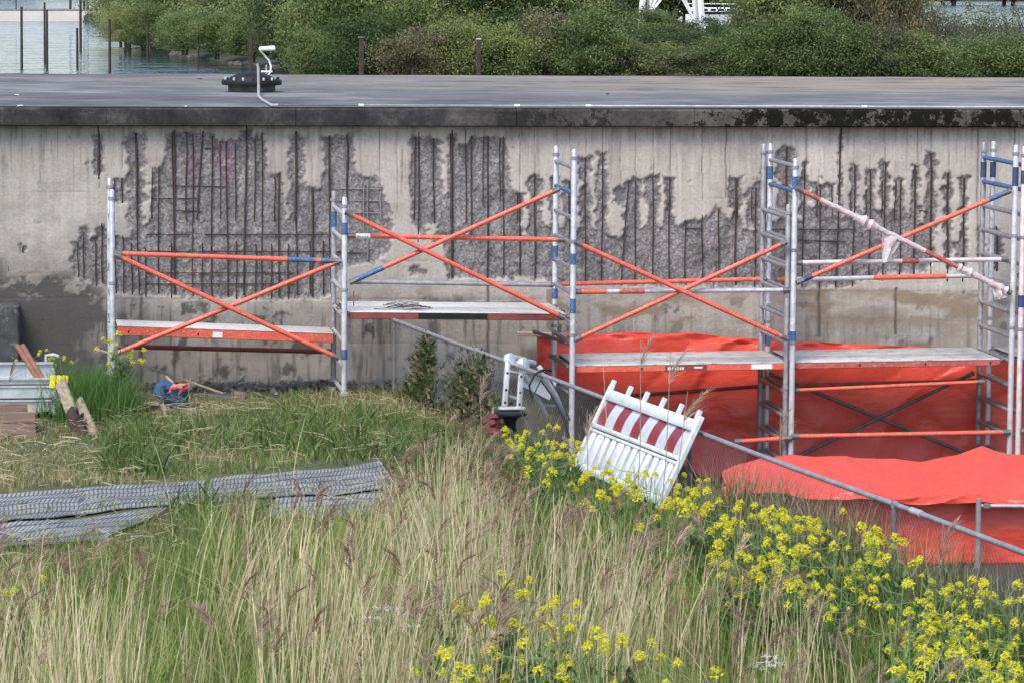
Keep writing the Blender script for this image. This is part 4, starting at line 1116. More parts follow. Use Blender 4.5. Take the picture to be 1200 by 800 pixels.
# ------------------------------------------------------------------ left corner: steel tray, wooden box, odds and ends
bk = MB().box(P(6, 385, -0.22)+Vector((-0.3, 0, -0.22)), (0.92, 0.42, 0.0+P(6, 353, -0.22).z-P(6, 410, -0.22).z+0.45), None, 0.02)
tag(bk.build('concrete_block', 'darkblock'), 'dark damp concrete block against the wall at the left edge', 'block')
YS = -3.0
tr_ = thing('steel_trough', (P(30, 470, YS).x, YS, zg1(0, YS)), 'galvanised ribbed steel trough at the left edge', 'trough')
xr = P(64, 470, YS).x; xl = xr-1.9; zt = P(64, 443, YS).z; zb = P(64, 482, YS).z
for i, (za, zb_, off, mt) in enumerate(((443, 450, 0.0, 'galv_sheet'), (452, 466, -0.02, 'galv_sheet'), (468.5, 482, -0.02, 'galv_sheet'))):
    z1_, z0_ = P(40, za, YS).z, P(40, zb_, YS).z
    MB().box(((xl+xr)/2, YS+off, (z0_+z1_)/2), (xr-xl, 0.03, z1_-z0_), None, 0.008).build('front_panel', mt, tr_)
    MB().beam((xl, YS-0.025, z1_), (xr, YS-0.025, z1_), 0.05, 0.018).build('rib', 'alu', tr_)
MB().box(((xl+xr)/2, YS+0.03, (zt+zb)/2-0.01), (xr-xl-0.02, 0.012, zt-zb-0.03)).build('inner_skin', 'grime', tr_)
YS2 = YS+1.05
zrt = P(50, 425, YS2).z
MB().box(((xl+xr)/2, YS2, (zrt+zb)/2), (xr-xl, 0.025, zrt-zb), None, 0.006).build('back_panel', 'galv_sheet', tr_)
MB().beam((xl, YS2-0.02, zrt), (xr, YS2-0.02, zrt), 0.05, 0.02).build('rib', 'alu', tr_)
MB().beam((xl, YS2-0.03, zrt-0.16), (xr, YS2-0.03, zrt-0.16), 0.05, 0.02).build('rib', 'alu', tr_)
MB().box((xr, (YS+YS2)/2, (zt+zb)/2), (0.03, YS2-YS, zt-zb), None, 0.006).build('end_panel', 'galv_sheet', tr_)
MB().box((xr+0.03, YS-0.03, (zt+zb)/2-0.02), (0.09, 0.05, zt-zb+0.03), None, 0.01).build('corner_post', 'galv_sheet', tr_)
MB().path([(xr-0.08, YS2, zrt), (xr-0.08, YS2, zrt+0.08), (xr, YS2, zrt+0.09), (xr+0.06, YS2-0.02, zrt+0.07)], 0.018, 8).build('lifting_lug', 'alu', tr_)
MB().box(((xl+xr)/2, (YS+YS2)/2, zb+0.03), (xr-xl-0.04, YS2-YS-0.05, 0.02)).build('floor_plate', 'grime', tr_)
for i, dx_ in enumerate((0, 0.065, 0.13)):
    MB().box((xr-0.0+dx_-0.02, YS-0.068-0.004*i, P(69, 446, YS).z), (0.058, 0.008, 0.135), Matrix.Rotation(0.12, 3, 'Y'), 0.002).build('yellow_tag', 'yellow', tr_)
for (a, b, lb) in (((20, 405), (47, 448), 'rusty brown pipe leaning in the steel trough, left of the pair'), ((26, 404.5), (52, 447), 'rusty brown pipe leaning in the steel trough, right of the pair')):
    o = MB().tube(P(a[0], a[1], YS+0.42), P(b[0], b[1], YS+0.14), 0.03, 10)
    tag(o.build('rusty_pipe', 'rustpipe'), lb, 'pipe')
YW = -4.5
bx_ = thing('wooden_box', (P(20, 525, YW).x, YW, 0), 'weathered brown plank box on skids at the left edge', 'wooden box')
xr = P(42, 510, YW).x; xl = xr-1.1
def zW(py): return P(30, py, YW).z
for (a, b) in ((482.5, 495), (496, 519)):
    MB().box(((xl+xr)/2, YW, (zW(a)+zW(b))/2), (xr-xl, 0.03, zW(a)-zW(b)), None, 0.005).build('front_plank', 'wood_brown', bx_)
for (a, b) in ((482.5, 498), (499, 519)):
    MB().box(((xl+xr)/2, YW+0.72, (zW(a)+zW(b))/2), (xr-xl, 0.03, zW(a)-zW(b)), None, 0.005).build('back_plank', 'wood_brown', bx_)
    MB().box((xr-0.012, YW+0.36, (zW(a)+zW(b))/2), (0.03, 0.685, zW(a)-zW(b)), None, 0.005).build('end_plank', 'wood_grey', bx_)
MB().box((xr-0.05, YW+0.36, zW(483)), (0.06, 0.7, 0.02), None, 0.004).build('rim', 'wood_grey', bx_)
MB().box(((xl+xr)/2, YW+0.36, zW(516)), (xr-xl-0.06, 0.66, 0.02)).build('floor_board', 'wood_brown', bx_)
for yy in (YW+0.06, YW+0.36, YW+0.66):
    MB().box((xr-0.08, yy, zW(526)), (0.16, 0.11, 0.10), None, 0.006).build('skid_block', 'wood_brown', bx_)
    MB().box((xr-0.75, yy, zW(526)), (0.16, 0.11, 0.10), None, 0.006).build('skid_block', 'wood_brown', bx_)
MB().box(((xl+xr)/2, YW+0.02, zW(532.5)), (xr-xl, 0.1, 0.022), None, 0.004).build('skid_board', 'wood_brown', bx_)
# open wooden chute lying in the grass
ch = thing('wooden_chute', P(95, 500, -4.0), 'broken open wooden chute lying in the grass beside the trough', 'wooden chute')
MB().beam(P(71, 448, -3.3), P(84, 482, -3.9), 0.05, 0.13, up=(0.6, 0, 1), ch=0.004).build('upper_board', 'wood_grey', ch)
MB().beam(P(81, 481, -3.95), P(98, 514, -4.5), 0.03, 0.12, up=(0.6, 0, 1)).build('side_board', 'rust', ch)
MB().beam(P(86, 477, -3.7), P(107, 509, -4.3), 0.16, 0.02, up=(0.2, 0, 1)).build('base_board', 'pile', ch)
MB().beam(P(92, 469, -3.7), P(111, 510, -4.35), 0.03, 0.1, up=(0.6, 0, 1)).build('side_board', 'wood_grey', ch)
for t in (0.3, 0.6):
    MB().beam(P(84+17*t, 483+26*t, -4.1-0.4*t), P(95+12*t, 477+24*t, -3.8-.4*t), 0.02, 0.03).build('cross_strip', 'rust', ch)
# bucket with a coral cloth
c = G(206, 482, 0.0); yb_ = -2.2
c = P(206, 481, yb_)
bu = thing('blue_bucket', (c.x, c.y, c.z), 'dark blue bucket with a lid tipped open among dry stems', 'bucket')
mb = MB(); mb.lathe((c.x, c.y, c.z), [(0.11, 0), (0.12, 0.02), (0.15, 0.24), (0.16, 0.245), (0.16, 0.265), (0.145, 0.265), (0.135, 0.24), (0.11, 0.05)], 22)
mb.build('body', 'bucket_blue', bu)
MB().lathe(P(194, 458, yb_+0.1), [(0.125, 0), (0.13, 0.012), (0.12, 0.025), (0.02, 0.03)], 20, axis=(0.1, -0.75, 0.5)).build('lid', 'bucket_blue', bu)
MB().path([Vector((c.x+0.15*math.cos(t), c.y-0.1-0.05*math.sin(t), c.z+0.26-0.14*math.sin(t))) for t in np.linspace(0, math.pi, 9)], 0.004, 6).build('handle', 'grime', bu)
q = P(209, 455, yb_-0.14)
mb = MB(); vs = []; fs = []
for i in range(9):
    for j in range(9):
        u, v = i/8-.5, j/8-.5
        vs.append(q+Vector((0.2*u+0.05*v, 0.04*mnoise.noise(Vector((u*3, v*3, 2)))-0.05*v, 0.11*v+0.03*u+0.025*mnoise.noise(Vector((u*4, v*4, 9))))))
for i in range(8):
    for j in range(8): fs.append((i*9+j, i*9+j+1, i*9+j+10, i*9+j+9))
o = mb.add(vs, fs).build('cloth', 'pink', smooth=True)
o.modifiers.new('thickness', 'SOLIDIFY').thickness = 0.008
tag(o, 'bright coral cloth hanging over the blue bucket', 'cloth')
# timber pieces on the ground along the wall foot
def block(pa, pb, Y, size, mat, name, lb, cat, up=(0, 0, 1), Y2=None):
    a, b = P(*pa, Y), P(*pb, Y if Y2 is None else Y2)
    o = MB().beam(a, b, size[0], size[1], up=up, ch=0.006).build(name, mat)
    return tag(o, lb, cat)
block((150, 486), (186, 487), -2.4, (0.14, 0.06), 'wood_grey', 'timber', 'flat grey board under the log end by the wall', 'timber')
o = MB().tube(P(157, 473, -2.45), P(160, 471, -2.15), 0.10, 16).build('log', 'wood_brown'); tag(o, 'short round log end lying left of the blue bucket', 'log')
pal = thing('small_pallet', P(175, 483, -2.3), 'small broken pallet between the log end and the blue bucket', 'pallet')
MB().beam(P(165, 472.5, -2.4), P(186, 473, -2.4), 0.12, 0.03, ch=0.004).build('top_board', 'wood_grey', pal)
for x in (166.5, 183):
    MB().beam(P(x, 474, -2.4), P(x, 483, -2.4), 0.04, 0.10).build('post', 'wood_brown', pal)
MB().beam(P(164, 485, -2.4), P(222, 485.5, -2.4), 0.12, 0.035, ch=0.004).build('bottom_board', 'wood_grey', pal)
MB().beam(P(188, 474, -2.4), P(194, 484, -2.4), 0.03, 0.08, ch=0.003).build('slanting_board', 'wood_pale', pal)
block((237, 478, ), (300, 479), -1.6, (0.22, 0.04), 'wood_grey', 'plank', 'grey plank lying along the wall foot right of the bucket', 'plank')
block((243, 464), (272, 465), -1.3, (0.2, 0.05), 'grime', 'board', 'dark board raised on a block by the wall foot', 'board')
block((274, 465), (287, 466), -1.35, (0.18, 0.13), 'wood_brown', 'timber_block', 'square brown timber block by the wall foot', 'block')
o = MB().path([P(115, 409.5, -0.35), P(180, 432, -0.6), P(262, 461, -1.3)], 0.014, 8).build('wooden_pole', 'wood_grey'); tag(o, 'thin wooden pole leaning from the wall down to the planks', 'pole')
o = MB().path([P(195, 441, -1.6), P(203, 449, -1.9)], 0.014, 8).build('stick', 'wood_pale'); tag(o, 'short stick standing out of the blue bucket', 'stick')
o = MB().path([P(360, 483, -2.3), P(375, 484, -2.3)], 0.02, 6).build('stick', 'wood_grey'); tag(o, 'short grey stick lying by the foot of the second frame', 'stick')
tub = MB().lathe(P(447, 474, -0.9)-Vector((0, 0, 0.09)), [(0.16, 0), (0.19, 0.12), (0.2, 0.125), (0.18, 0.12), (0.15, 0.03)], 18).build('tub', 'navy'); tag(tub, 'dark blue tub by the wall right of the second frame', 'tub')
# rubble fallen along the wall foot
V = []; Fc = []
nr = 900
for k in range(nr):
    x = random.uniform(P(225, 460, -.5).x, P(620, 460, -.5).x) if k > 120 else random.uniform(-0.2, P(225, 460, -.5).x)
    y = -abs(random.gauss(0.05, 0.35))-0.05
    s_ = random.uniform(0.012, 0.05)
    if random.random() < 0.06: s_ *= 1.7
    z = zg1(x, y)+s_*0.4
    R = Matrix.Rotation(random.uniform(0, 6.3), 3, Vector((random.gauss(0, 1), random.gauss(0, 1), random.gauss(0, 1))).normalized())
    base = len(V)
    for v in ((1, 0, 0), (-1, 0.2, 0), (0, 1, .1), (0.1, -1, 0), (0, 0.1, .8), (0.1, 0, -.8)):
        V.append(R @ Vector(v)*s_*random.uniform(.7, 1.2)+Vector((x, y, z)))
    for f_ in ((0, 2, 4), (2, 1, 4), (1, 3, 4), (3, 0, 4), (2, 0, 5), (1, 2, 5), (3, 1, 5), (0, 3, 5)): Fc.append(tuple(base+i for i in f_))
tag(MB().add(V, Fc).build('rubble', 'rubble', smooth=False), 'grey concrete rubble fallen along the wall foot', 'rubble', kind='stuff')

# ------------------------------------------------------------------ plastic ground mats
def mat_panel(corners, label, seed):
    # corners: near-left, near-right, far-right, far-left on the ground (photograph points)
    c_ = [G(a, b, 0.05) for a, b in corners]
    L = ((c_[1]-c_[0]).length+(c_[2]-c_[3]).length)/2; Wd = ((c_[3]-c_[0]).length+(c_[2]-c_[1]).length)/2
    nu, nv = max(4, int(L/0.042)), max(4, int(Wd/0.26))
    def at(u, v):
        u = u+0.012*math.sin(v*9+seed*3)*(1 if u > 0.5 else -1); v = v+0.03*mnoise.noise(Vector((u*5, seed, 3)))*(1 if v > 0.5 else -1)
        p_ = (c_[0].lerp(c_[1], u)).lerp(c_[3].lerp(c_[2], u), v)
        p_.z = zg1(p_.x, p_.y)+0.020+0.010*mnoise.noise(Vector((p_.x*1.1+seed, p_.y*0.9, seed)))+0.006*mnoise.noise(Vector((p_.x*5, p_.y*4, seed)))
        return p_
    root = thing('ground_mat', (c_[0]+c_[2])/2, label, 'ground mat', 'black plastic ground mats')
    vs = [at(i/24, j/12) for j in range(13) for i in range(25)]
    fs = [(j*25+i, j*25+i+1, (j+1)*25+i+1, (j+1)*25+i) for j in range(12) for i in range(24)]
    MB().add(vs, fs).build('sheet', 'matbase', root, smooth=True)
    mb = MB(); up = Vector((0, 0, 0.008))
    for j in range(nv):
        for i in range(nu):
            o_ = 0.0
            u0_, u1_ = (i+0.14+o_)/nu, (i+0.80+o_)/nu
            if u1_ > 1: continue
            v0_, v1_ = (j+0.08)/nv, (j+0.80)/nv
            q = [at(u0_, v0_), at(u1_, v0_), at(u1_, v1_), at(u0_, v1_)]
            mb.add(q+[p_+up for p_ in q], [(4, 5, 6, 7), (0, 1, 5, 4), (1, 2, 6, 5), (2, 3, 7, 6), (3, 0, 4, 7)])
    o = mb.build('tread_studs', 'matstud', root, smooth=False); o['kind'] = 'stuff'
MT['matbase'] = worn('black_mat', (0.06, 0.061, 0.066), (0.14, 0.14, 0.148), 5, 0.5, c3=(0.16, 0.14, 0.10), s3=7)
MT['matstud'] = worn('pale_mat_studs', (0.17, 0.172, 0.18), (0.40, 0.405, 0.415), 1.5, 0.4, c3=(0.36, 0.31, 0.22), s3=5)  # paler grey than the sheet below, with brown dirt patches
mat_panel(((-60, 613), (222, 587), (246, 559), (-40, 580)), 'ribbed black ground mat at the left edge, nearest the wooden box', 1.0)
mat_panel(((226, 586), (462, 566), (450, 537), (250, 558)), 'ribbed black ground mat running right below the second frame', 2.0)
mat_panel(((-60, 643), (120, 627), (205, 592), (-50, 616)), 'ribbed black ground mat at the left edge, nearest the camera', 3.0)
mat_panel(((310, 606), (440, 596), (455, 570), (325, 580)), 'short ribbed black ground mat half sunk in dry reed', 4.0)

# ------------------------------------------------------------------ things behind the building
for (a, t_, b_, w_, lb) in [(25.5, 8, 80, 3.2, 'single dark mooring pile standing leftmost in the water'), (52.5, 3, 75, 2.6, 'taller left pile of the touching pair in the water'), (55.3, 12, 82, 2.8, 'shorter right pile of the touching pair in the water'), (90.7, 33, 79, 3.0, 'short dark pile in front of the tall pile beside the jetty frame'),
                            (94.5, -6, 60, 3.2, 'tall pile rising out of view beside the jetty frame'), (128.7, 23, 84, 3.2, 'dark pile in the water just left of the willows'), (173, 29, 72, 2.6, 'rusty pile close to the willow shore'), (232.5, 27, 74, 2.2, 'thin grey post at the willow shore'), (19, -8, 25, 1.5, 'thin distant pile beside the pale pontoon')]:
    base = G(a, b_, WZ)
    dist = base.y-CAM[1]
    top_ = P(a-0.3, t_, base.y)
    r_ = w_*0.5*dist/F
    tag(MB().path([(base.x, base.y, WZ-1), (base.x, base.y, WZ+0.3), (top_.x, base.y, top_.z)], [r_, r_, r_*0.9], 8).build('mooring_pile', 'rust' if a in (173,) else 'pile'), lb, 'pile', 'piles in the water')
for (a, t_, w_, lb) in [(293.5, 38, 4.2, 'rusty steel pile standing behind the roof hatch'), (423.5, 45, 5.5, 'rusty steel pile with a flat cap right of the roof lamp'), (561, 47, 4.5, 'rusty steel pile with a flat cap left of the pylon')]:
    Yp = 60.0
    r_ = w_*0.5*101/F
    t0_ = P(a, t_, Yp)
    o = thing('steel_pile', (t0_.x, Yp, WZ), lb, 'pile', 'rusty steel piles')
    MB().box((t0_.x, Yp, (t0_.z+WZ-1)/2), (r_*2, r_*1.6, t0_.z-WZ+1), None, 0.01).build('shaft', 'rust', o)
    if a > 400: MB().box((t0_.x, Yp, t0_.z+0.02), (r_*2.6, r_*2.2, 0.05), None, 0.01).build('cap', 'steel' if a > 500 else 'grime', o)
# pale pontoon and jetty frame
pa, pb = G(-120, 25.3, WZ), G(103, 25.3, WZ)
pt_ = thing('pontoon', (pa+pb)/2, 'long pale floating pontoon across the water', 'pontoon')
L = pb.x-pa.x; ang = math.atan2(pb.y-pa.y, pb.x-pa.x)
dirp = (pb-pa).normalized(); nrm = Vector((-dirp.y, dirp.x, 0))
def bx4(a, b, depth_, z0_, z1_):
    q = [a, b, b+nrm*depth_, a+nrm*depth_]
    return MB().add([Vector((p_.x, p_.y, z0_)) for p_ in q]+[Vector((p_.x, p_.y, z1_)) for p_ in q], [(3, 2, 1, 0), (4, 5, 6, 7), (0, 1, 5, 4), (1, 2, 6, 5), (2, 3, 7, 6), (3, 0, 4, 7)])
bx4(pa, pb, 7, WZ-0.3, WZ+1.02).build('hull', 'cream', pt_, smooth=False)
bx4(pa+nrm*0.4, pb+nrm*0.4, 6, WZ+1.024, WZ+1.2).build('deck', 'rubble', pt_, smooth=False)
bx4(pb+dirp*0.05, pb+dirp*2.2, 5, WZ-0.3, WZ+0.75).build('end_float', 'cream', pt_, smooth=False)
jf = thing('jetty_frame', pb+Vector((-1, 3, WZ)), 'brown jetty frame with barred side at the end of the pontoon', 'jetty frame')
yj = pb.y+3.0
for a in (82.5, 98, 103):
    MB().tube(P(a, 13, yj), P(a, -25, yj), 0.14 if a < 90 else 0.1, 6).build('post', 'rust', jf)
MB().beam(P(81, 12.5, yj), P(104.5, 13, yj), 0.2, 0.12).build('beam', 'rust', jf)
MB().beam(P(81, -20, yj), P(104.5, -20, yj), 0.2, 0.12).build('beam', 'rust', jf)
for a in (99.5, 101): MB().tube(P(a, 13, yj), P(a, -20, yj), 0.04, 5).build('bar', 'rust', jf)
# pylon
DPY = 262.0
pyl = thing('pylon', D(790, 38, DPY), 'white steel lattice pylon rising behind the bushes', 'pylon')
ba = [D(747, 40, DPY), D(826, 40, DPY), D(818, 37, DPY+5), D(760, 37, DPY+5)]
cx_ = (ba[0]+ba[1]+ba[2]+ba[3])/4
apex = Vector((cx_.x, cx_.y, 26.0))
for i in range(4):
    MB().beam(ba[i]-Vector((0, 0, 1.5)), ba[i].lerp(apex, 0.86), 0.30, 0.30).build('leg', 'whitepaint', pyl)
lv = [0.0, 0.30, 0.55, 0.75]
for i in range(4):
    j = (i+1) % 4
    for k, (t0, t1) in enumerate(zip(lv[:-1], lv[1:])):
        MB().beam(ba[i].lerp(apex, t0), ba[j].lerp(apex, t1), 0.13, 0.13).build('diagonal', 'whitepaint', pyl)
        MB().beam(ba[i].lerp(apex, t1), ba[j].lerp(apex, t1), 0.11, 0.11).build('girt', 'whitepaint', pyl)
    MB().beam(ba[i]+Vector((0, 0, 0.3)), ba[i].lerp(ba[j], 0.34).lerp(apex, 0.1), 0.16, 0.16).build('knee_brace', 'whitepaint', pyl)
for z_ in (0.62, 0.74):
    w_ = 5
    MB().beam(cx_.lerp(apex, z_)-Vector((w_, 0, 0)), cx_.lerp(apex, z_)+Vector((w_, 0, 0)), 0.25, 0.25).build('cross_arm', 'whitepaint', pyl)
bt = thing('moored_boat', D(834, 16, 300), 'low white boat partly hidden behind the bushes right of the pylon', 'boat')
q = D(834, 18, 300)
def hull(c_, L_, w_, h_):
    mb = MB(); k = 9; prof = []
    for i in range(k+1):
        t = i/k; ww = w_*(1-abs(2*t-1)**3*0.8)/2; x_ = (t-.5)*L_
        mb.v += [c_+Vector((x_, -ww, h_)), c_+Vector((x_, -ww*.6, 0)), c_+Vector((x_, ww*.6, 0)), c_+Vector((x_, ww, h_))]
    for i in range(k):
        for j in range(4): mb.f.append((i*4+j, i*4+(j+1) % 4, (i+1)*4+(j+1) % 4, (i+1)*4+j))
    mb.f += [(3, 2, 1, 0), (k*4, k*4+1, k*4+2, k*4+3)]
    return mb
hull(q-Vector((0, 0, 0.9)), 4.4, 1.6, 0.95).build('hull', 'whitepaint', bt)
MB().box(q+Vector((0, 0, 0.45)), (3.7, 1.3, 0.35), None, 0.06).build('cabin', 'whitepaint', bt)
for k in range(5): MB().box(q+Vector((-1.4+k*0.7, -0.66, 0.45)), (0.45, 0.03, 0.2)).build('window', 'black', bt)
MB().beam(q+Vector((-2.1, -0.5, 0.95)), q+Vector((2.1, -0.5, 0.95)), 0.07, 0.07).build('hand_rail', 'whitepaint', bt)

# ------------------------------------------------------------------ trees and bushes on the spit
def crown_mesh(seed, nclump, leaves, rx_, rz_, leaf, c1, c2, droop=0.0, low=0.0):
    r = np.random.default_rng(seed)
    cl = []
    while len(cl) < nclump:
        p_ = r.uniform(-1, 1, 3)
        d_ = np.linalg.norm(p_)
        if d_ > 1 or d_ < 0.25: continue
        p_ = p_*np.array([rx_, rx_, rz_])
        p_[2] += rz_*(1.0+low)
        cl.append(p_)
    cl = np.array(cl)
    V = []; C = []
    per = leaves//nclump
    for p_ in cl:
        rad = r.uniform(0.13, 0.38)*min(rx_, rz_)*1.15
        d_ = r.normal(size=(per, 3)); d_ /= np.linalg.norm(d_, axis=1, keepdims=True)
        rr = rad*(0.25+1.15*r.random((per, 1))**0.8)
        q = p_+d_*rr*np.array([1.15, 1.15, 0.8])
        if droop: q[:, 2] -= droop*r.random(per)*rad*2.2
        q[:, 2] = np.maximum(q[:, 2], 0.02)
        nrm_ = d_+r.normal(scale=0.7, size=(per, 3)); nrm_ /= np.linalg.norm(nrm_, axis=1, keepdims=True)
        a_ = np.cross(nrm_, r.normal(size=(per, 3))); a_ /= np.linalg.norm(a_, axis=1, keepdims=True)
        b_ = np.cross(nrm_, a_)
        s_ = leaf*r.uniform(0.55, 1.25, (per, 1))
        asp = 0.42
        quad = np.stack([q-a_*s_, q-b_*s_*asp, q+a_*s_, q+b_*s_*asp], 1)
        V.append(quad.reshape(-1, 3))
        mixv = np.clip(r.random()*0.75+r.normal(0, 0.18, (per, 1)), 0, 1)
        col = np.array(c1)*(1-mixv)+np.array(c2)*mixv
        C.append(np.repeat(col, 4, axis=0))
    V = np.concatenate(V); C = np.concatenate(C)
    Fq = np.arange(len(V)).reshape(-1, 4)
    return V, Fq, C, cl
def tree_proto(seed, kind):
    r = random.Random(seed)
    K = {'willow': (110, 24000, 1.0, 1.05, 0.034, (0.165, 0.21, 0.08), (0.36, 0.41, 0.19), 0.5),
         'green': (100, 21000, 1.0, 0.85, 0.038, (0.105, 0.145, 0.05), (0.255, 0.30, 0.115), 0.1),
         'dark': (100, 21000, 1.0, 0.9, 0.038, (0.06, 0.092, 0.034), (0.15, 0.195, 0.075), 0.1),
         'brown': (70, 13000, 1.0, 0.8, 0.036, (0.12, 0.115, 0.062), (0.27, 0.255, 0.14), 0.1),
         'pale': (46, 3000, 1.0, 1.0, 0.045, (0.13, 0.145, 0.08), (0.28, 0.285, 0.18), 0.3)}[kind]
    V, Fq, C, cl = crown_mesh(seed, *K[:4+1], K[5], K[6], K[7])
    me_c = np_mesh('crown', V, Fq, 'leaf', cols=C, smooth=False)
    mesh_c = me_c.data; bpy.data.objects.remove(me_c)
    mb = MB()
    nst = 3 if kind in ('willow', 'pale', 'brown') else 2
    for k in range(nst):
        a_ = r.uniform(0, 6.28); q = Vector((0.12*math.cos(a_), 0.12*math.sin(a_), 0))
        tip = Vector((r.uniform(-.35, .35), r.uniform(-.35, .35), r.uniform(1.2, 1.6)))
        mb.path([q-Vector((0, 0, .3)), q.lerp(tip, 0.3)+Vector((r.uniform(-.05, .05), 0, 0)), q.lerp(tip, 0.65), tip], [0.05, 0.04, 0.026, 0.008], 6)
        for b_ in range(14):
            t = r.uniform(0.2, 0.9); s0_ = q.lerp(tip, t); e = Vector(cl[r.randrange(len(cl))])
            mb.path([s0_, s0_.lerp(e, 0.5)+Vector((0, 0, 0.05)), e], [0.016, 0.011, 0.004], 4)
    o = mb.build('trunk', 'bark', origin=(0, 0, 0)); mesh_t = o.data; bpy.data.objects.remove(o)
    return mesh_c, mesh_t
PROT = {k: [tree_proto(100+i*7+j, k) for j in range(3)] for i, k in enumerate(('willow', 'green', 'dark', 'brown', 'pale'))}
TN = {'willow': ('willow_tree', 'light green loose-leaved willow on the far shore', 'tree'), 'green': ('leafy_tree', 'mid green bushy tree on the far shore', 'tree'), 'dark': ('dense_tree', 'dense dark green tree on the far shore', 'tree'),
      'brown': ('bare_bush', 'brownish half-leafed bush on the far shore', 'bush'), 'pale': ('sparse_tree', 'sparse pale tree with the bright water showing through', 'tree')}
def tree(pxv, pyv, dist, width, height, kind):
    base = D(pxv, pyv, dist); 
    base.z = -0.6
    nm, lb, ct = TN[kind]
    lm = [(130, 'at the tip of the spit'), (190, 'right of the tip of the spit'), (240, 'left of the roof lamp'), (290, 'just left of the roof lamp'), (345, 'just right of the roof lamp'), (400, 'above the second scaffold frame'), (460, 'above the second scaffold bay'), (520, 'left of the capped steel pile'), (575, 'by the second capped pile'), (625, 'right of the second capped pile'), (665, 'above the third scaffold frame'), (710, 'well left of the pylon'), (755, 'at the left foot of the pylon'), (790, 'between the pylon legs'), (825, 'at the right foot of the pylon'), (860, 'right of the pylon'), (900, 'above the fourth scaffold frame'), (950, 'right of the fourth scaffold frame'), (1000, 'above the wrapped brace'), (1060, 'left of the bright water'), (1110, 'at the left of the bright water'), (1160, 'before the bright water'), (9999, 'at the right edge')]
    wh = next(t_ for x_, t_ in lm if pxv < x_)
    rw = 'front' if dist < 172 or (pxv < 340 and dist < 245) else ('distant' if dist > 300 else 'back')
    lb = lb.split(' on the far')[0].split(' with the')[0] + f' in the {rw} row {wh}'
    o = thing(nm, base, lb, ct, {'tree': 'trees on the far shore', 'bush': 'bushes on the far shore'}[ct])
    o.rotation_euler = (0, 0, random.uniform(0, 6.28))
    rz_ = {'willow': 1.05, 'green': .85, 'dark': .9, 'brown': .8, 'pale': 1.0}[kind]
    mc, mt_ = random.choice(PROT[kind])
    for nm2, me in (('crown', mc), ('trunk', mt_)):
        c_ = bpy.data.objects.new(nm2, me); COL.objects.link(c_); c_.parent = o
        c_.scale = (width/2, width/2, height/(2.15*rz_))
def pxm(n_, dist): return n_*dist/F
# (column, distance, width in px, height in px above the 88 line, kind)
rows = []
for (a, dist, w_, h_, kd) in [(150, 258, 75, 75, 'willow'), (205, 250, 95, 105, 'willow'), (262, 240, 100, 95, 'willow'), (322, 228, 100, 120, 'willow'), (300, 252, 120, 140, 'green'), (175, 262, 90, 120, 'willow'), (240, 262, 110, 150, 'willow'),
                              (375, 215, 90, 85, 'green'), (365, 240, 120, 140, 'dark'), (430, 208, 95, 70, 'dark'), (440, 235, 130, 125, 'green'), (490, 204, 90, 62, 'brown'), (505, 228, 120, 110, 'green'), (545, 205, 95, 66, 'green'), (580, 232, 130, 120, 'dark'), (600, 205, 85, 60, 'green'),
                              (640, 206, 85, 75, 'brown'), (650, 230, 120, 108, 'green'), (690, 205, 90, 72, 'green'), (680, 232, 90, 92, 'dark'), (735, 206, 80, 50, 'brown'), (772, 206, 80, 40, 'green'), (803, 205, 85, 40, 'brown'), (840, 206, 90, 40, 'green'), (870, 206, 80, 60, 'green'),
                              (905, 232, 80, 100, 'brown'), (905, 206, 90, 68, 'dark'), (930, 232, 120, 125, 'green'), (955, 206, 90, 80, 'green'), (985, 230, 120, 130, 'brown'), (1000, 206, 80, 62, 'dark'), (1040, 230, 90, 130, 'brown'), (1045, 206, 80, 70, 'brown'), (1085, 206, 90, 52, 'green'), (1125, 207, 90, 50, 'green'), (1168, 208, 90, 52, 'green'), (1215, 208, 90, 50, 'green'),
                              (1098, 232, 80, 92, 'pale'), (1140, 234, 80, 84, 'pale'), (1190, 236, 70, 72, 'pale'), (620, 262, 120, 150, 'dark'), (672, 268, 110, 150, 'dark'), (520, 262, 130, 150, 'dark'), (420, 262, 130, 155, 'dark'), (925, 265, 90, 140, 'green'), (800, 330, 130, 130, 'green'), (745, 330, 110, 135, 'dark'), (870, 330, 120, 120, 'green'),
                              (960, 262, 120, 150, 'dark'), (1020, 262, 110, 150, 'green'), (140, 246, 40, 36, 'willow'), (175, 238, 50, 34, 'green'), (215, 226, 60, 38, 'willow'), (255, 218, 60, 34, 'green'), (295, 210, 60, 34, 'green'), (335, 203, 70, 44, 'dark'), (368, 196, 60, 50, 'green'), (785, 250, 110, 30, 'dark'), (760, 270, 70, 42, 'green'), (835, 270, 80, 34, 'dark'), (-30, 620, 90, 14, 'brown'), (15, 622, 60, 12, 'brown'), (1110, 610, 90, 14, 'brown'), (1180, 612, 90, 14, 'brown')]:
    if a > 395 and dist < 300 and not (740 < a < 850 and dist > 245):
        dist = 158 + (dist-204)*0.62
    elif a > 340 and dist < 300: dist = 172 + (dist-204)*0.7
    tree(a, 88, dist, pxm(w_, dist)*1.15, pxm(h_+8, dist)*1.15, kd)
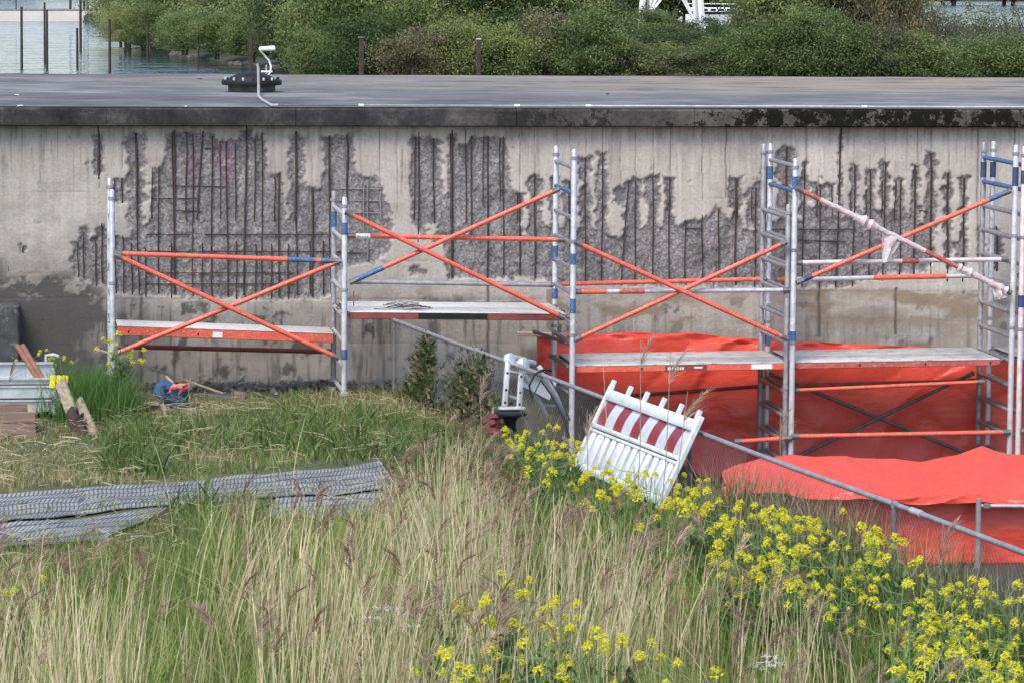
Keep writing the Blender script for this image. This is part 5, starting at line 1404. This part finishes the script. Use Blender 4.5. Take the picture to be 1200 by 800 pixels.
# stones along the visible shore
for k in range(46):
    t = random.random(); i = 2+int(t*4.99); f_ = random.random()
    a = shore[i][0]+(shore[i+1][0]-shore[i][0])*f_; b = shore[i][1]+(shore[i+1][1]-shore[i][1])*f_
    q = G(a, b-random.uniform(-1, 3), WZ)
    s_ = random.uniform(0.12, 0.36)
    mb = MB(); mb.lathe((q.x, q.y, WZ-0.1), [(s_*.8, 0), (s_, s_*.3), (s_*.7, s_*.75), (s_*.2, s_*.95)], 7)
    for v in mb.v: v += Vector((random.uniform(-.2, .2), random.uniform(-.2, .2), random.uniform(-.1, .1)))*s_
    tag(mb.build('shore_stone', 'rock', smooth=False), 'grey stone on the water line below the willows', 'stone', 'stones along the willow shore')

# ------------------------------------------------------------------ meadow
def blades(base, h, w, lean, cols, side=None, segs=3, curve=1.8, tipw=0.12):
    n = len(base)
    if side is None:
        a = RNG.uniform(0, 2*np.pi, n); side = np.stack([np.cos(a), np.sin(a), np.zeros(n)], 1)
    V = np.zeros((n, segs+1, 2, 3))
    for k in range(segs+1):
        t = k/segs
        c_ = base + np.array([0, 0, 1.0])*(h*t*(1-0.12*t*np.linalg.norm(lean, axis=1)))[:, None]
        c_ = c_ + np.concatenate([lean*(h*t**curve)[:, None], np.zeros((n, 1))], 1)
        ww = w*(1-(1-tipw)*t**1.3)/2
        V[:, k, 0] = c_-side*ww[:, None]; V[:, k, 1] = c_+side*ww[:, None]
    Fq = []
    st = np.arange(n)*(segs+1)*2
    for k in range(segs):
        a = st+k*2
        Fq.append(np.stack([a, a+1, a+3, a+2], 1))
    C = np.repeat(cols[:, None, :], (segs+1)*2, axis=1)
    return V.reshape(-1, 3), np.concatenate(Fq), C.reshape(-1, 3)
def sample(n, y0=-24.5, y1=-0.1):
    # points over the part of the meadow that can be seen, a little more on both sides
    Y_ = RNG.uniform(y0, y1, n*2); d_ = Y_-CAM[1]
    u = RNG.uniform(-0.165, 0.165, n*2)
    X_ = d_*np.tan(YAW+u)
    s = (X_-FA.x)*FDIR.x + (Y_-FA.y)*FDIR.y; nn = (X_-FA.x)*FN.x + (Y_-FA.y)*FN.y
    ok = ~((nn > -0.03) & (s > -0.3))
    # even over the area: keep in proportion to the width of the strip
    ok &= RNG.random(n*2) < d_/41.0
    X_, Y_ = X_[ok][:n], Y_[ok][:n]
    return np.stack([X_, Y_, zg(X_, Y_)], 1)
mats_px = [[(-60, 613), (222, 587), (246, 559), (-40, 580)], [(226, 586), (462, 566), (450, 537), (250, 558)], [(-60, 643), (120, 627), (205, 592), (-50, 616)], [(310, 606), (440, 596), (455, 570), (325, 580)]]
def off_mats(px, py, keep=0.05):
    m_ = np.zeros(px.shape, bool)
    ex_ = 22*(fbm(px/14, py/5, 401, 2)-0.5); ey_ = 13*(fbm(px/11+9, py/5, 402, 2)-0.5)
    for p_ in mats_px: m_ |= inpoly(px+ex_, py+ey_, p_)
    return ~m_ | (RNG.random(px.shape) < keep)
def clear_left(px, py):      # keep the odds and ends by the wall free
    return ~((px < 75) & (py < 545) & (py > 440)) 
def pick(c1, c2, n, j=0.12):
    t = RNG.random((n, 1)); c_ = np.array(c1)*(1-t)+np.array(c2)*t
    return np.clip(c_*(1+RNG.normal(0, j, (n, 1))), 0.005, 0.95)
def limit(px):               # lowest line the tall stems may not rise above
    return np.interp(px, [0, 120, 200, 235, 320, 420, 470, 500, 545, 575, 640, 700, 800, 850, 1000, 1200], [640, 632, 608, 566, 576, 566, 540, 500, 495, 545, 560, 590, 600, 640, 715, 780])
# short green grass
b = sample(150000); px, py, _ = proj(b)
green = fbm(b[:, 0]*0.8, b[:, 1]*0.35, 201, 4)
dry = np.clip(sstep(0.45, 0.6, fbm(b[:, 0]*1.1+7, b[:, 1]*0.5, 211, 4))*0.75 + 0.5*((px < 90) & (py < 620)), 0, 0.9)
hh = 0.07+0.16*RNG.random(len(b))**1.5 + 0.12*sstep(620, 760, py)
hh *= np.where(py < 520, 0.9, 1.0)
hh *= 1-0.48*((px < 470) & (py > 520) & (py < 690) & ~((px > 215) & (px < 300) & (py > 596)))
hh *= 1-0.6*((py < 505) & (px < 330))
hh *= 1-0.65*((py < 548) & (px < 130))
hh *= 1-0.5*(b[:, 1] > -1.8)
ok = off_mats(px, py, 0.01) & (RNG.random(len(b)) < np.where(b[:, 1] > -1.0, 0.25, 1.0))
b, px, py, green, dry, hh = b[ok], px[ok], py[ok], green[ok], dry[ok], hh[ok]
n = len(b)
cols = pick((0.075, 0.125, 0.026), (0.225, 0.275, 0.08), n)
cols = cols*(0.6+0.8*green)[:, None]
isdry = RNG.random(n) < 0.12+dry*0.6
cols[isdry] = pick((0.30, 0.25, 0.13), (0.50, 0.43, 0.26), isdry.sum())
V, Fq, C = blades(b, hh, RNG.uniform(0.006, 0.013, n), RNG.normal(0, 0.38, (n, 2)), cols, segs=2)
tag(np_mesh('meadow_grass', V, Fq, 'blade', cols=C), 'short green meadow grass in front of the wall', 'grass', kind='stuff')
# lush clumps: broad leaved weeds
b = sample(60000); px, py, _ = proj(b)
dens = sstep(0.52, 0.62, fbm(b[:, 0]*0.9+31, b[:, 1]*0.45, 221, 4))*0.8
dens = np.maximum(dens, np.exp(-(((px-105)/34)**2+((py-490)/26)**2)))
dens = np.maximum(dens, 0.9*np.exp(-(((px-230)/70)**2+((py-735)/75)**2)))
dens = np.maximum(dens, 0.9*np.exp(-(((px-130)/55)**2+((py-555)/14)**2)))
dens = np.maximum(dens, 0.8*(px > 820)*(py > 690))
dens = np.maximum(dens, 0.5*(px > 100)*(px < 480)*(py < 535)*(py > 490))
ok = (RNG.random(len(b)) < dens) & off_mats(px, py, 0.0) & clear_left(px, py) & (b[:, 1] < -1.2) & ~((px < 470) & (py > 560) & (py < 680) & ~((px > 200) & (px < 300) & (py > 596))) & ~((px < 330) & (py < 500) & (px > 140)) & ~((px < 120) & (py < 560))
b = b[ok]; n = len(b)
cols = pick((0.05, 0.095, 0.024), (0.15, 0.215, 0.065), n)
px, py, _ = proj(b)
V, Fq, C = blades(b, RNG.uniform(0.12, 0.42, n)*np.where(py < 540, 0.7, 1.0), RNG.uniform(0.012, 0.03, n), RNG.normal(0, 0.55, (n, 2)), cols, segs=3, tipw=0.05)
tag(np_mesh('weeds', V, Fq, 'blade', cols=C), 'lush green weeds growing through the grass', 'weeds', kind='stuff')
# longer green grass standing among the reed
b = sample(110000, y1=-6); px, py, _ = proj(b)
dens = (0.30+0.9*sstep(0.35, 0.6, fbm(b[:, 0]*1.2+90, b[:, 1]*0.5, 205, 4)))*sstep(600, 680, py)
dens *= ~((px < 240) & (py < 705)) & ~((px < 470) & (py < 655))
ok = (RNG.random(len(b)) < dens) & off_mats(px, py, 0.0); b = b[ok]; n = len(b)
cols = pick((0.10, 0.155, 0.032), (0.33, 0.385, 0.115), n)*(0.6+0.9*fbm(b[:, 0]*2.2+5, b[:, 1]*1.1, 207, 3))[:, None]
V, Fq, C = blades(b, RNG.uniform(0.2, 0.66, n), RNG.uniform(0.006, 0.012, n)*np.where(RNG.random(n) < 0.15, 2.2, 1.0), RNG.normal(0, 0.28, (n, 2)), cols, segs=3, tipw=0.05)
tag(np_mesh('tall_grass', V, Fq, 'blade', cols=C), 'longer green grass standing among the dry reed', 'grass', kind='stuff')
# dead straw lying about
b = sample(12000); px, py, _ = proj(b)
dens = 0.35+0.5*sstep(0.5, 0.62, fbm(b[:, 0]*1.1+7, b[:, 1]*0.5, 211, 4)); dens[(px < 110) & (py < 640)] = 0.7
ok = (RNG.random(len(b)) < dens) & off_mats(px, py, 0.3) & (b[:, 1] < -2); b = b[ok]; n = len(b)
b[:, 2] += RNG.uniform(0.01, 0.16, n)
ang = RNG.uniform(0, 6.28, n); L = RNG.uniform(0.08, 0.38, n)
lean = np.stack([np.cos(ang), np.sin(ang)], 1)*RNG.uniform(1.2, 5, (n, 1))
cols = pick((0.34, 0.28, 0.16), (0.58, 0.51, 0.33), n)
V, Fq, C = blades(b, L*0.18, RNG.uniform(0.004, 0.008, n), lean, cols, segs=2, curve=1.1, tipw=0.5, side=np.tile(np.array([[0, 0.3, 0.95]]), (n, 1)))
tag(np_mesh('straw_litter', V, Fq, 'blade', cols=C), 'dead straw lying over the grass', 'straw', kind='stuff')
# tall dry reed
b = sample(30000); px0, py0, _ = proj(b)
h = np.clip(RNG.normal(0.95, 0.22, len(b)), 0.35, 1.5)
mid = b.copy(); mid[:, 2] += h*0.6; mx_, my_, _ = proj(mid)
tp = b.copy(); tp[:, 2] += h; tx, ty, _ = proj(tp)
dens = 0.16+0*mx_
def blob(cx, cy, rx__, ry__, a): return a*np.exp(-(((mx_-cx)/rx__)**2+((my_-cy)/ry__)**2)**2)
for bl_ in [(330, 660, 105, 110, 1.0), (420, 740, 100, 120, 0.6), (560, 630, 150, 110, 0.7), (720, 670, 140, 90, 0.55), (900, 720, 110, 110, 0.38), (60, 740, 110, 110, 1.0), (70, 665, 80, 40, 0.6), (525, 530, 55, 45, 0.75), (640, 770, 150, 90, 0.34), (1080, 740, 120, 90, 0.12), (330, 500, 200, 40, 0.05), (170, 600, 60, 60, 0.12), (30, 800, 130, 80, 1.0), (340, 800, 160, 60, 0.9)]:
    dens = np.maximum(dens, blob(*bl_))
dens *= (0.10+1.25*sstep(0.42, 0.58, fbm(b[:, 0]*1.5, b[:, 1]*0.7, 231, 4)))
dens *= 1-0.75*np.exp(-(((mx_-235)/50)**2+((my_-740)/70)**2))
over = ty < limit(tx)
ok = (RNG.random(len(b)) < dens) & (~over | (RNG.random(len(b)) < 0.012)) & off_mats(px0, py0, 0.12) & (py0 > 500)
b = b[ok]; h = h[ok]; n = len(b); REED_TOP = tp[ok]
print('reed stems', n)
wind = np.stack([0.03+0.10*(fbm(b[:, 0]*1.6, b[:, 1]*0.9, 241, 3)-0.5)*7, np.zeros(n)], 1)
cols = pick((0.38, 0.30, 0.175), (0.80, 0.685, 0.45), n)
greenish = RNG.random(n) < 0.28
cols[greenish] = pick((0.20, 0.24, 0.09), (0.36, 0.38, 0.17), greenish.sum())
leanv = RNG.normal(0, 0.085, (n, 2))+wind
wild = RNG.random(n) < 0.04
leanv[wild] += RNG.normal(0, 0.45, (wild.sum(), 2))
V, Fq, C = blades(b, h, RNG.uniform(0.0045, 0.0088, n), leanv, cols, segs=4, tipw=0.35, side=np.tile(np.array([[math.cos(YAW), -math.sin(YAW), 0]]), (n, 1)))
# long leaves hanging off the stems
k = RNG.random(n) < 0.55; nb_ = int(k.sum())
t = RNG.uniform(0.25, 0.8, nb_)
lb_ = b[k]+np.concatenate([leanv[k]*(h[k]*t**1.8)[:, None], (h[k]*t)[:, None]], 1)
V2, F2, C2 = blades(lb_, RNG.uniform(0.12, 0.34, nb_), RNG.uniform(0.004, 0.008, nb_), RNG.normal(0, 0.5, (nb_, 2)), np.clip(cols[k]*RNG.uniform(0.75, 1.05, (nb_, 1)), 0, 1), segs=3, tipw=0.05, curve=1.5)
V = np.concatenate([V, V2]); C = np.concatenate([C, C2]); F2 = F2+len(b)*10
Fq = np.concatenate([Fq, F2])
tag(np_mesh('dry_reed', V, Fq, 'blade', cols=C), 'tall straw-coloured dead reed stems standing in the meadow', 'reed', kind='stuff')
# feathery reed heads
sel = RNG.random(n) < 0.11*(0.25+1.5*sstep(0.45, 0.6, fbm(b[:, 0]*1.2, b[:, 1]*0.6, 251, 3)))
hb = b[sel]+np.concatenate([leanv[sel]*h[sel][:, None], h[sel][:, None]*0.93], 1)
m_ = len(hb)
per = 46
base = np.repeat(hb, per, axis=0)
up = RNG.uniform(0, 0.24, len(base))
drop = np.repeat(RNG.uniform(0.3, 1.1, m_), per)
dirx = np.repeat(np.where(RNG.random(m_) < 0.85, 1.0, -1.0), per)
base[:, 2] += up*(1-0.45*drop*up/0.24); base[:, 0] += dirx*drop*up*up*2.3
cols = np.repeat(pick((0.20, 0.12, 0.075), (0.46, 0.34, 0.25), m_), per, axis=0)*RNG.uniform(0.8, 1.2, (len(base), 1))
ln = RNG.normal(0, 0.6, (len(base), 2)); ln[:, 0] += dirx*0.9
V, Fq, C = blades(base, RNG.uniform(0.045, 0.12, len(base))*(1.15-up/0.3), RNG.uniform(0.004, 0.008, len(base)), ln, cols, segs=2, curve=1.3, tipw=0.2)
tag(np_mesh('reed_plumes', V, Fq, 'blade', cols=C), 'brown feathery heads of the dead reed', 'reed heads', kind='stuff')
# a few single tall reeds standing in front of the red sheet and the wall
def single_reed(pxh, pyh, z_base_y, lean_, lb):
    base_ = G(*z_base_y, 0.0); tip = P(pxh, pyh, base_.y)
    o = thing('tall_reed', base_, lb, 'reed', 'single tall reeds')
    base_.z = zg1(base_.x, base_.y)-0.02
    MB().path([base_, base_.lerp(tip, .5)+Vector((0.02, 0, 0)), tip], [0.005, 0.004, 0.0025], 5).build('stem', 'wood_grey', o)
    n_ = 90
    up_ = RNG.uniform(0, 0.30, n_)
    bb_ = np.tile(np.array(tip-base_*0), (n_, 1)).astype(float); bb_[:, 2] += -0.26+up_*0.9; bb_[:, 0] += lean_*up_**2*2.2 + (tip.x-base_.x)/(tip.z-base_.z)*(-0.26+up_)
    cc = np.repeat(pick((0.36, 0.27, 0.2), (0.52, 0.42, 0.33), 1), n_, axis=0)*RNG.uniform(0.8, 1.25, (n_, 1))
    l_ = RNG.normal(0, 0.5, (n_, 2)); l_[:, 0] += lean_*1.2
    V_, F_, C_ = blades(bb_, RNG.uniform(0.05, 0.13, n_)*(1.2-up_*2.4), RNG.uniform(0.004, 0.008, n_), l_, cc, segs=2, curve=1.3, tipw=0.2)
    q_ = np_mesh('plume', V_-np.array(WL[o.name]), F_, 'blade', o, cols=C_); q_.location = (0, 0, 0)
for a in [(751, 398, (744, 640), 0.5, 'tall pale reed whose plume stands before the printed deck label'), (786, 412, (770, 650), 0.7, 'tall reed with drooping plume right of the printed deck label'), (806, 458, (775, 660), 0.9, 'reed with plume drooping right just above the striped barrier'), (915, 480, (908, 640), 0.4, 'reed plume before the fourth scaffold frame'), (688, 480, (684, 610), 0.4, 'reed plume left of the striped barrier'), (1105, 612, (1092, 780), 0.5, 'reed plume in front of the fence rail at the right'), (563, 440, (560, 600), 0.3, 'thin reed left of the ladder')]:
    single_reed(*a)
# creeper on the fence near its far post
n_ = 7000
c0 = [(496, 455, 16, 34), (542, 465, 20, 40), (480, 474, 20, 24), (575, 492, 24, 18), (520, 488, 44, 20), (500, 420, 8, 20), (560, 450, 14, 30)]
ii = RNG.integers(0, len(c0), n_)
cc = np.array(c0)[ii]
u_ = RNG.normal(0, 0.5, (n_, 2))
pxs = cc[:, 0]+cc[:, 2]*u_[:, 0]; pys = np.minimum(cc[:, 1]+cc[:, 3]*u_[:, 1], 508)
ss = np.interp(pxs, [462, 600], [0, s_at(600)])
pts = np.array([[*(P(a, b_, fp(float(s_), 0).y+0.25-0.5*r_))] for a, b_, s_, r_ in zip(pxs, pys, ss, RNG.random(n_))])
pts = pts[pts[:, 2] > 0.0]
n_ = len(pts)
V, Fq, C = blades(pts, RNG.uniform(0.03, 0.08, n_), RNG.uniform(0.025, 0.05, n_), RNG.normal(0, 0.8, (n_, 2)), np.where(RNG.random((n_, 1)) < 0.3, pick((0.16, 0.12, 0.07), (0.32, 0.25, 0.15), n_), pick((0.025, 0.048, 0.014), (0.085, 0.125, 0.042), n_)), segs=2, tipw=0.1)
tag(np_mesh('creeper', V, Fq, 'blade', cols=C), 'dark green creeper growing on the far end of the fence', 'creeper')
# rank growth along the fence
n_ = 16000
s_ = RNG.uniform(5.0, 18.2, n_); o_ = -np.abs(RNG.normal(0.0, 0.35, n_))-0.03
bb_ = np.stack([FA.x+FDIR.x*s_+FN.x*o_, FA.y+FDIR.y*s_+FN.y*o_, np.zeros(n_)], 1); bb_[:, 2] = zg(bb_[:, 0], bb_[:, 1])
cl_ = sstep(0.38, 0.6, fbm(s_*1.4, o_*2, 301, 3)); ok = RNG.random(n_) < 0.15+0.85*cl_
bb_ = bb_[ok]; n_ = len(bb_)
pxf = proj(bb_)[0]
cols = pick((0.04, 0.075, 0.02), (0.13, 0.17, 0.055), n_); dr_ = RNG.random(n_) < 0.4; cols[dr_] = pick((0.25, 0.19, 0.13), (0.5, 0.42, 0.28), dr_.sum())
V, Fq, C = blades(bb_, RNG.uniform(0.35, 0.92, n_)*np.where(pxf < 830, 0.42, 1.0), RNG.uniform(0.007, 0.02, n_), RNG.normal(0, 0.22, (n_, 2)), cols, segs=3, tipw=0.08)
tag(np_mesh('fence_weeds', V, Fq, 'blade', cols=C), 'rank weeds and dead stems growing along the fence', 'weeds', kind='stuff')
# grass tussock by the steel trough
n_ = 2600
a = G(100, 490, 0.0)
bb_ = np.stack([a.x+RNG.normal(0.05, 0.22, n_), a.y+0.2+RNG.normal(0, 0.35, n_), np.zeros(n_)], 1); bb_[:, 2] = zg(bb_[:, 0], bb_[:, 1])
V, Fq, C = blades(bb_, RNG.uniform(0.25, 0.62, n_), RNG.uniform(0.007, 0.013, n_), RNG.normal(0, 0.3, (n_, 2)), pick((0.05, 0.12, 0.025), (0.13, 0.24, 0.06), n_), segs=3, tipw=0.05)
tag(np_mesh('grass_tussock', V, Fq, 'blade', cols=C), 'tall fresh green grass tussock beside the steel trough', 'tussock')

# ------------------------------------------------------------------ yellow flowering plants
def flower_mesh(seed):
    r = np.random.default_rng(seed); V = []; C = []
    for k in range(60):
        a = r.uniform(0, 6.28); u_ = r.random()**0.6; rad = 0.036*u_
        c_ = np.array([rad*math.cos(a), rad*math.sin(a), 0.034*(1-u_**2)+r.uniform(-0.02, 0.008)])
        s_ = r.uniform(0.0065, 0.0115)
        for q in range(2):
            nrm_ = np.array([math.cos(a)*0.6, math.sin(a)*0.6, 0.8])+r.normal(0, 0.5, 3); nrm_ /= np.linalg.norm(nrm_)
            e1_ = np.cross(nrm_, r.normal(size=3)); e1_ /= np.linalg.norm(e1_); e2_ = np.cross(nrm_, e1_)
            V += [c_-e1_*s_, c_-e2_*s_*0.6, c_+e1_*s_, c_+e2_*s_*0.6]
            col = np.array([0.88, 0.82, 0.075])*(1-0.2*r.random()) if r.random() > 0.12 else np.array([0.55, 0.62, 0.10])
            C += [col]*4
    V = np.array(V); return V, np.arange(len(V)).reshape(-1, 4), np.array(C)
FLM = []
for i in range(5):
    o = np_mesh('flower_cluster', *flower_mesh(300+i)[:2], 'petal', cols=flower_mesh(300+i)[2], smooth=False); FLM.append(o.data); bpy.data.objects.remove(o)
def plant_proto(seed, nhead, spread=0.24):
    r = random.Random(seed); rn = np.random.default_rng(seed)
    mb = MB(); tips = []
    main = Vector((r.uniform(-.04, .04), r.uniform(-.04, .04), 0.80))
    mb.path([(0, 0, -0.03), main*0.5+Vector((r.uniform(-.03, .03), 0, 0)), main], [0.008, 0.006, 0.0035], 5)
    for k in range(nhead):
        t = r.uniform(0.45, 0.95); s_ = main*t
        a = r.uniform(0, 6.28); rad = spread*r.uniform(0.3, 1.0)
        e = Vector((rad*math.cos(a), rad*math.sin(a), 0.86-0.30*(rad/spread)*r.random()-0.10*r.random()))
        mb.path([s_, s_.lerp(e, .5)+Vector((0.02*math.cos(a), 0.02*math.sin(a), -0.02)), e], [0.004, 0.003, 0.002], 4)
        tips.append(e)
    o = mb.build('stem', 'stemgreen', origin=(0, 0, 0)); st_ = o.data; bpy.data.objects.remove(o)
    n_ = 70
    zz = rn.uniform(0.02, 0.62, n_)
    base_ = np.stack([rn.normal(0, 0.05, n_), rn.normal(0, 0.05, n_), zz], 1)
    V, Fq, C = blades(base_, rn.uniform(0.08, 0.2, n_)*(1.1-zz), rn.uniform(0.014, 0.036, n_), rn.normal(0, 0.9, (n_, 2)), np.array([pick((0.04, 0.10, 0.02), (0.12, 0.21, 0.06), 1)[0] for _ in range(n_)]), segs=3, tipw=0.05)
    o = np_mesh('leaves', V, Fq, 'herb', cols=C); lf = o.data; bpy.data.objects.remove(o)
    return st_, lf, tips
PP = [plant_proto(400+i, 4+i % 5, 0.30) for i in range(6)]
def rape(pxh, pyh, h_, label, group, sc=1.0, Yfix=None):
    if Yfix is None: g_ = G(pxh, pyh, h_*0.93)
    else: g_ = P(pxh, pyh, Yfix)
    base_ = Vector((g_.x, g_.y, zg1(g_.x, g_.y)))
    if Yfix is not None: h_ = max(0.3, g_.z-base_.z)+0.03
    st_, lf, tips = random.choice(PP)
    o = thing('flowering_plant', base_, label, 'flower', group)
    rz_ = random.uniform(0, 6.28); o.rotation_euler = (0, 0, rz_)
    s_ = h_/0.9; o.scale = (s_, s_, s_)
    for nm_, me in (('stem', st_), ('leaves', lf)):
        c_ = bpy.data.objects.new(nm_, me); COL.objects.link(c_); c_.parent = o
    for e in tips:
        c_ = bpy.data.objects.new('flower_cluster', random.choice(FLM)); COL.objects.link(c_); c_.parent = o
        c_.location = e; c_.rotation_euler = (random.uniform(-.4, .4), random.uniform(-.4, .4), random.uniform(0, 6)); f_ = random.uniform(0.75, 1.25)*sc; c_.scale = (f_, f_, f_)
    return o
def patch(lst, lb, gp, h0=0.75, h1=1.0, sc=1.0):
    for a, b_ in lst: rape(a+random.uniform(-4, 4), b_+random.uniform(-4, 4), random.uniform(h0, h1), lb, gp, sc)
patch([(604, 502), (628, 496), (645, 506), (662, 502), (622, 518), (648, 524), (672, 518)], 'yellow flowering plant between the ladder and the striped barrier', 'yellow flowers by the ladder')
patch([(700, 552), (728, 548), (745, 540), (760, 552), (740, 565), (770, 580), (716, 568)], 'yellow flowering plant standing in front of the striped barrier', 'yellow flowers before the barrier')
patch([(815, 548), (822, 562), (808, 575), (826, 585), (838, 570), (812, 590), (845, 500), (838, 515)], 'yellow flowering plant just right of the striped barrier', 'yellow flowers right of the barrier')
patch([(862, 600), (880, 590), (898, 595), (912, 600), (930, 610), (945, 605), (962, 600), (978, 606), (992, 604), (1005, 618), (870, 640), (888, 632), (905, 650), (922, 640), (940, 632), (955, 625), (972, 630), (988, 640), (1000, 632), (850, 645), (915, 665), (936, 672), (952, 660), (970, 655), (985, 670), (1012, 640), (1025, 620), (860, 625), (992, 690), (960, 685), (1040, 622), (1060, 628), (890, 612), (925, 590)], 'yellow flowering plant in the big patch under the slanting fence rail', 'yellow flowers under the rail', 0.85, 1.1, 0.78)
patch([(1055, 660), (1075, 670), (1090, 655), (1105, 680), (1120, 665), (1140, 672), (1160, 660), (1180, 690), (1195, 675), (1045, 705), (1060, 715), (1082, 700), (1098, 712), (1115, 705), (1130, 715), (1148, 700), (1168, 715), (1185, 720), (1200, 700), (1050, 735), (1070, 745), (1100, 740), (1120, 750), (1140, 745), (1165, 745), (1185, 755), (1195, 770), (1175, 780), (1190, 790), (1110, 770), (1150, 780), (1088, 765)], 'yellow flowering plant in the patch at the lower right corner', 'yellow flowers at lower right', 0.85, 1.15, 0.72)
patch([(516, 700), (590, 682), (612, 704), (648, 698), (625, 728), (655, 722), (560, 748), (635, 748), (725, 738), (690, 778), (762, 772), (785, 745), (482, 758), (700, 756), (600, 668), (575, 720), (540, 760), (668, 700), (738, 780)], 'yellow flowering plant scattered among the dry reed in the lower middle', 'yellow flowers in the reed', 1.0, 1.25, 0.75)
patch([(22, 674)], 'lone yellow flowering plant in the reed at the lower left', None)
for a, b_ in ((62, 405), (70, 412), (34, 404)): rape(a, b_, 0.9, 'yellow flowering plant behind the steel trough', 'yellow flowers behind the trough', 0.9, -1.7)
for a, b_ in ((140, 385), (146, 398), (132, 440), (140, 452), (128, 470)): rape(a, b_, 0.9, 'yellow flowering plant at the foot of the first scaffold frame', 'yellow flowers by the first frame', 0.9, -2.7)
# white umbels
def umbel(pxh, pyh, lb):
    g_ = G(pxh, pyh, 0.72); base_ = Vector((g_.x, g_.y, zg1(g_.x, g_.y)))
    o = thing('white_umbel', base_, lb, 'flower', 'white umbels')
    MB().path([base_-Vector((0, 0, .02)), base_+Vector((0.01, 0, 0.4)), base_+Vector((0, 0, 0.7))], [0.006, 0.005, 0.003], 5).build('stem', 'stemgreen', o)
    for k in range(6):
        a = k*1.05; e = base_+Vector((0.045*math.cos(a), 0.045*math.sin(a), 0.715+0.02*random.random()))
        V = []; fs = []
        for q in range(8):
            c_ = e+Vector((random.gauss(0, .012), random.gauss(0, .012), random.gauss(0, .005))); s_ = 0.0038; i0 = len(V)
            V += [c_+Vector((s_, 0, 0)), c_+Vector((0, s_, 0.002)), c_-Vector((s_, 0, 0)), c_-Vector((0, s_, 0.002))]; fs.append((i0, i0+1, i0+2, i0+3))
        MB().add(V, fs).build('umbellet', 'grey_sheet', o, smooth=False)['kind'] = 'stuff'
for a, b_ in ((447, 712), (460, 714), (475, 722), (482, 738), (437, 728)): umbel(a, b_, 'white umbel flower in the grass at the lower middle left')
for a, b_ in ((897, 777), (908, 776), (903, 764)): umbel(a, b_, 'white umbel flower in the grass at the lower right')
print('objects', len(bpy.data.objects))
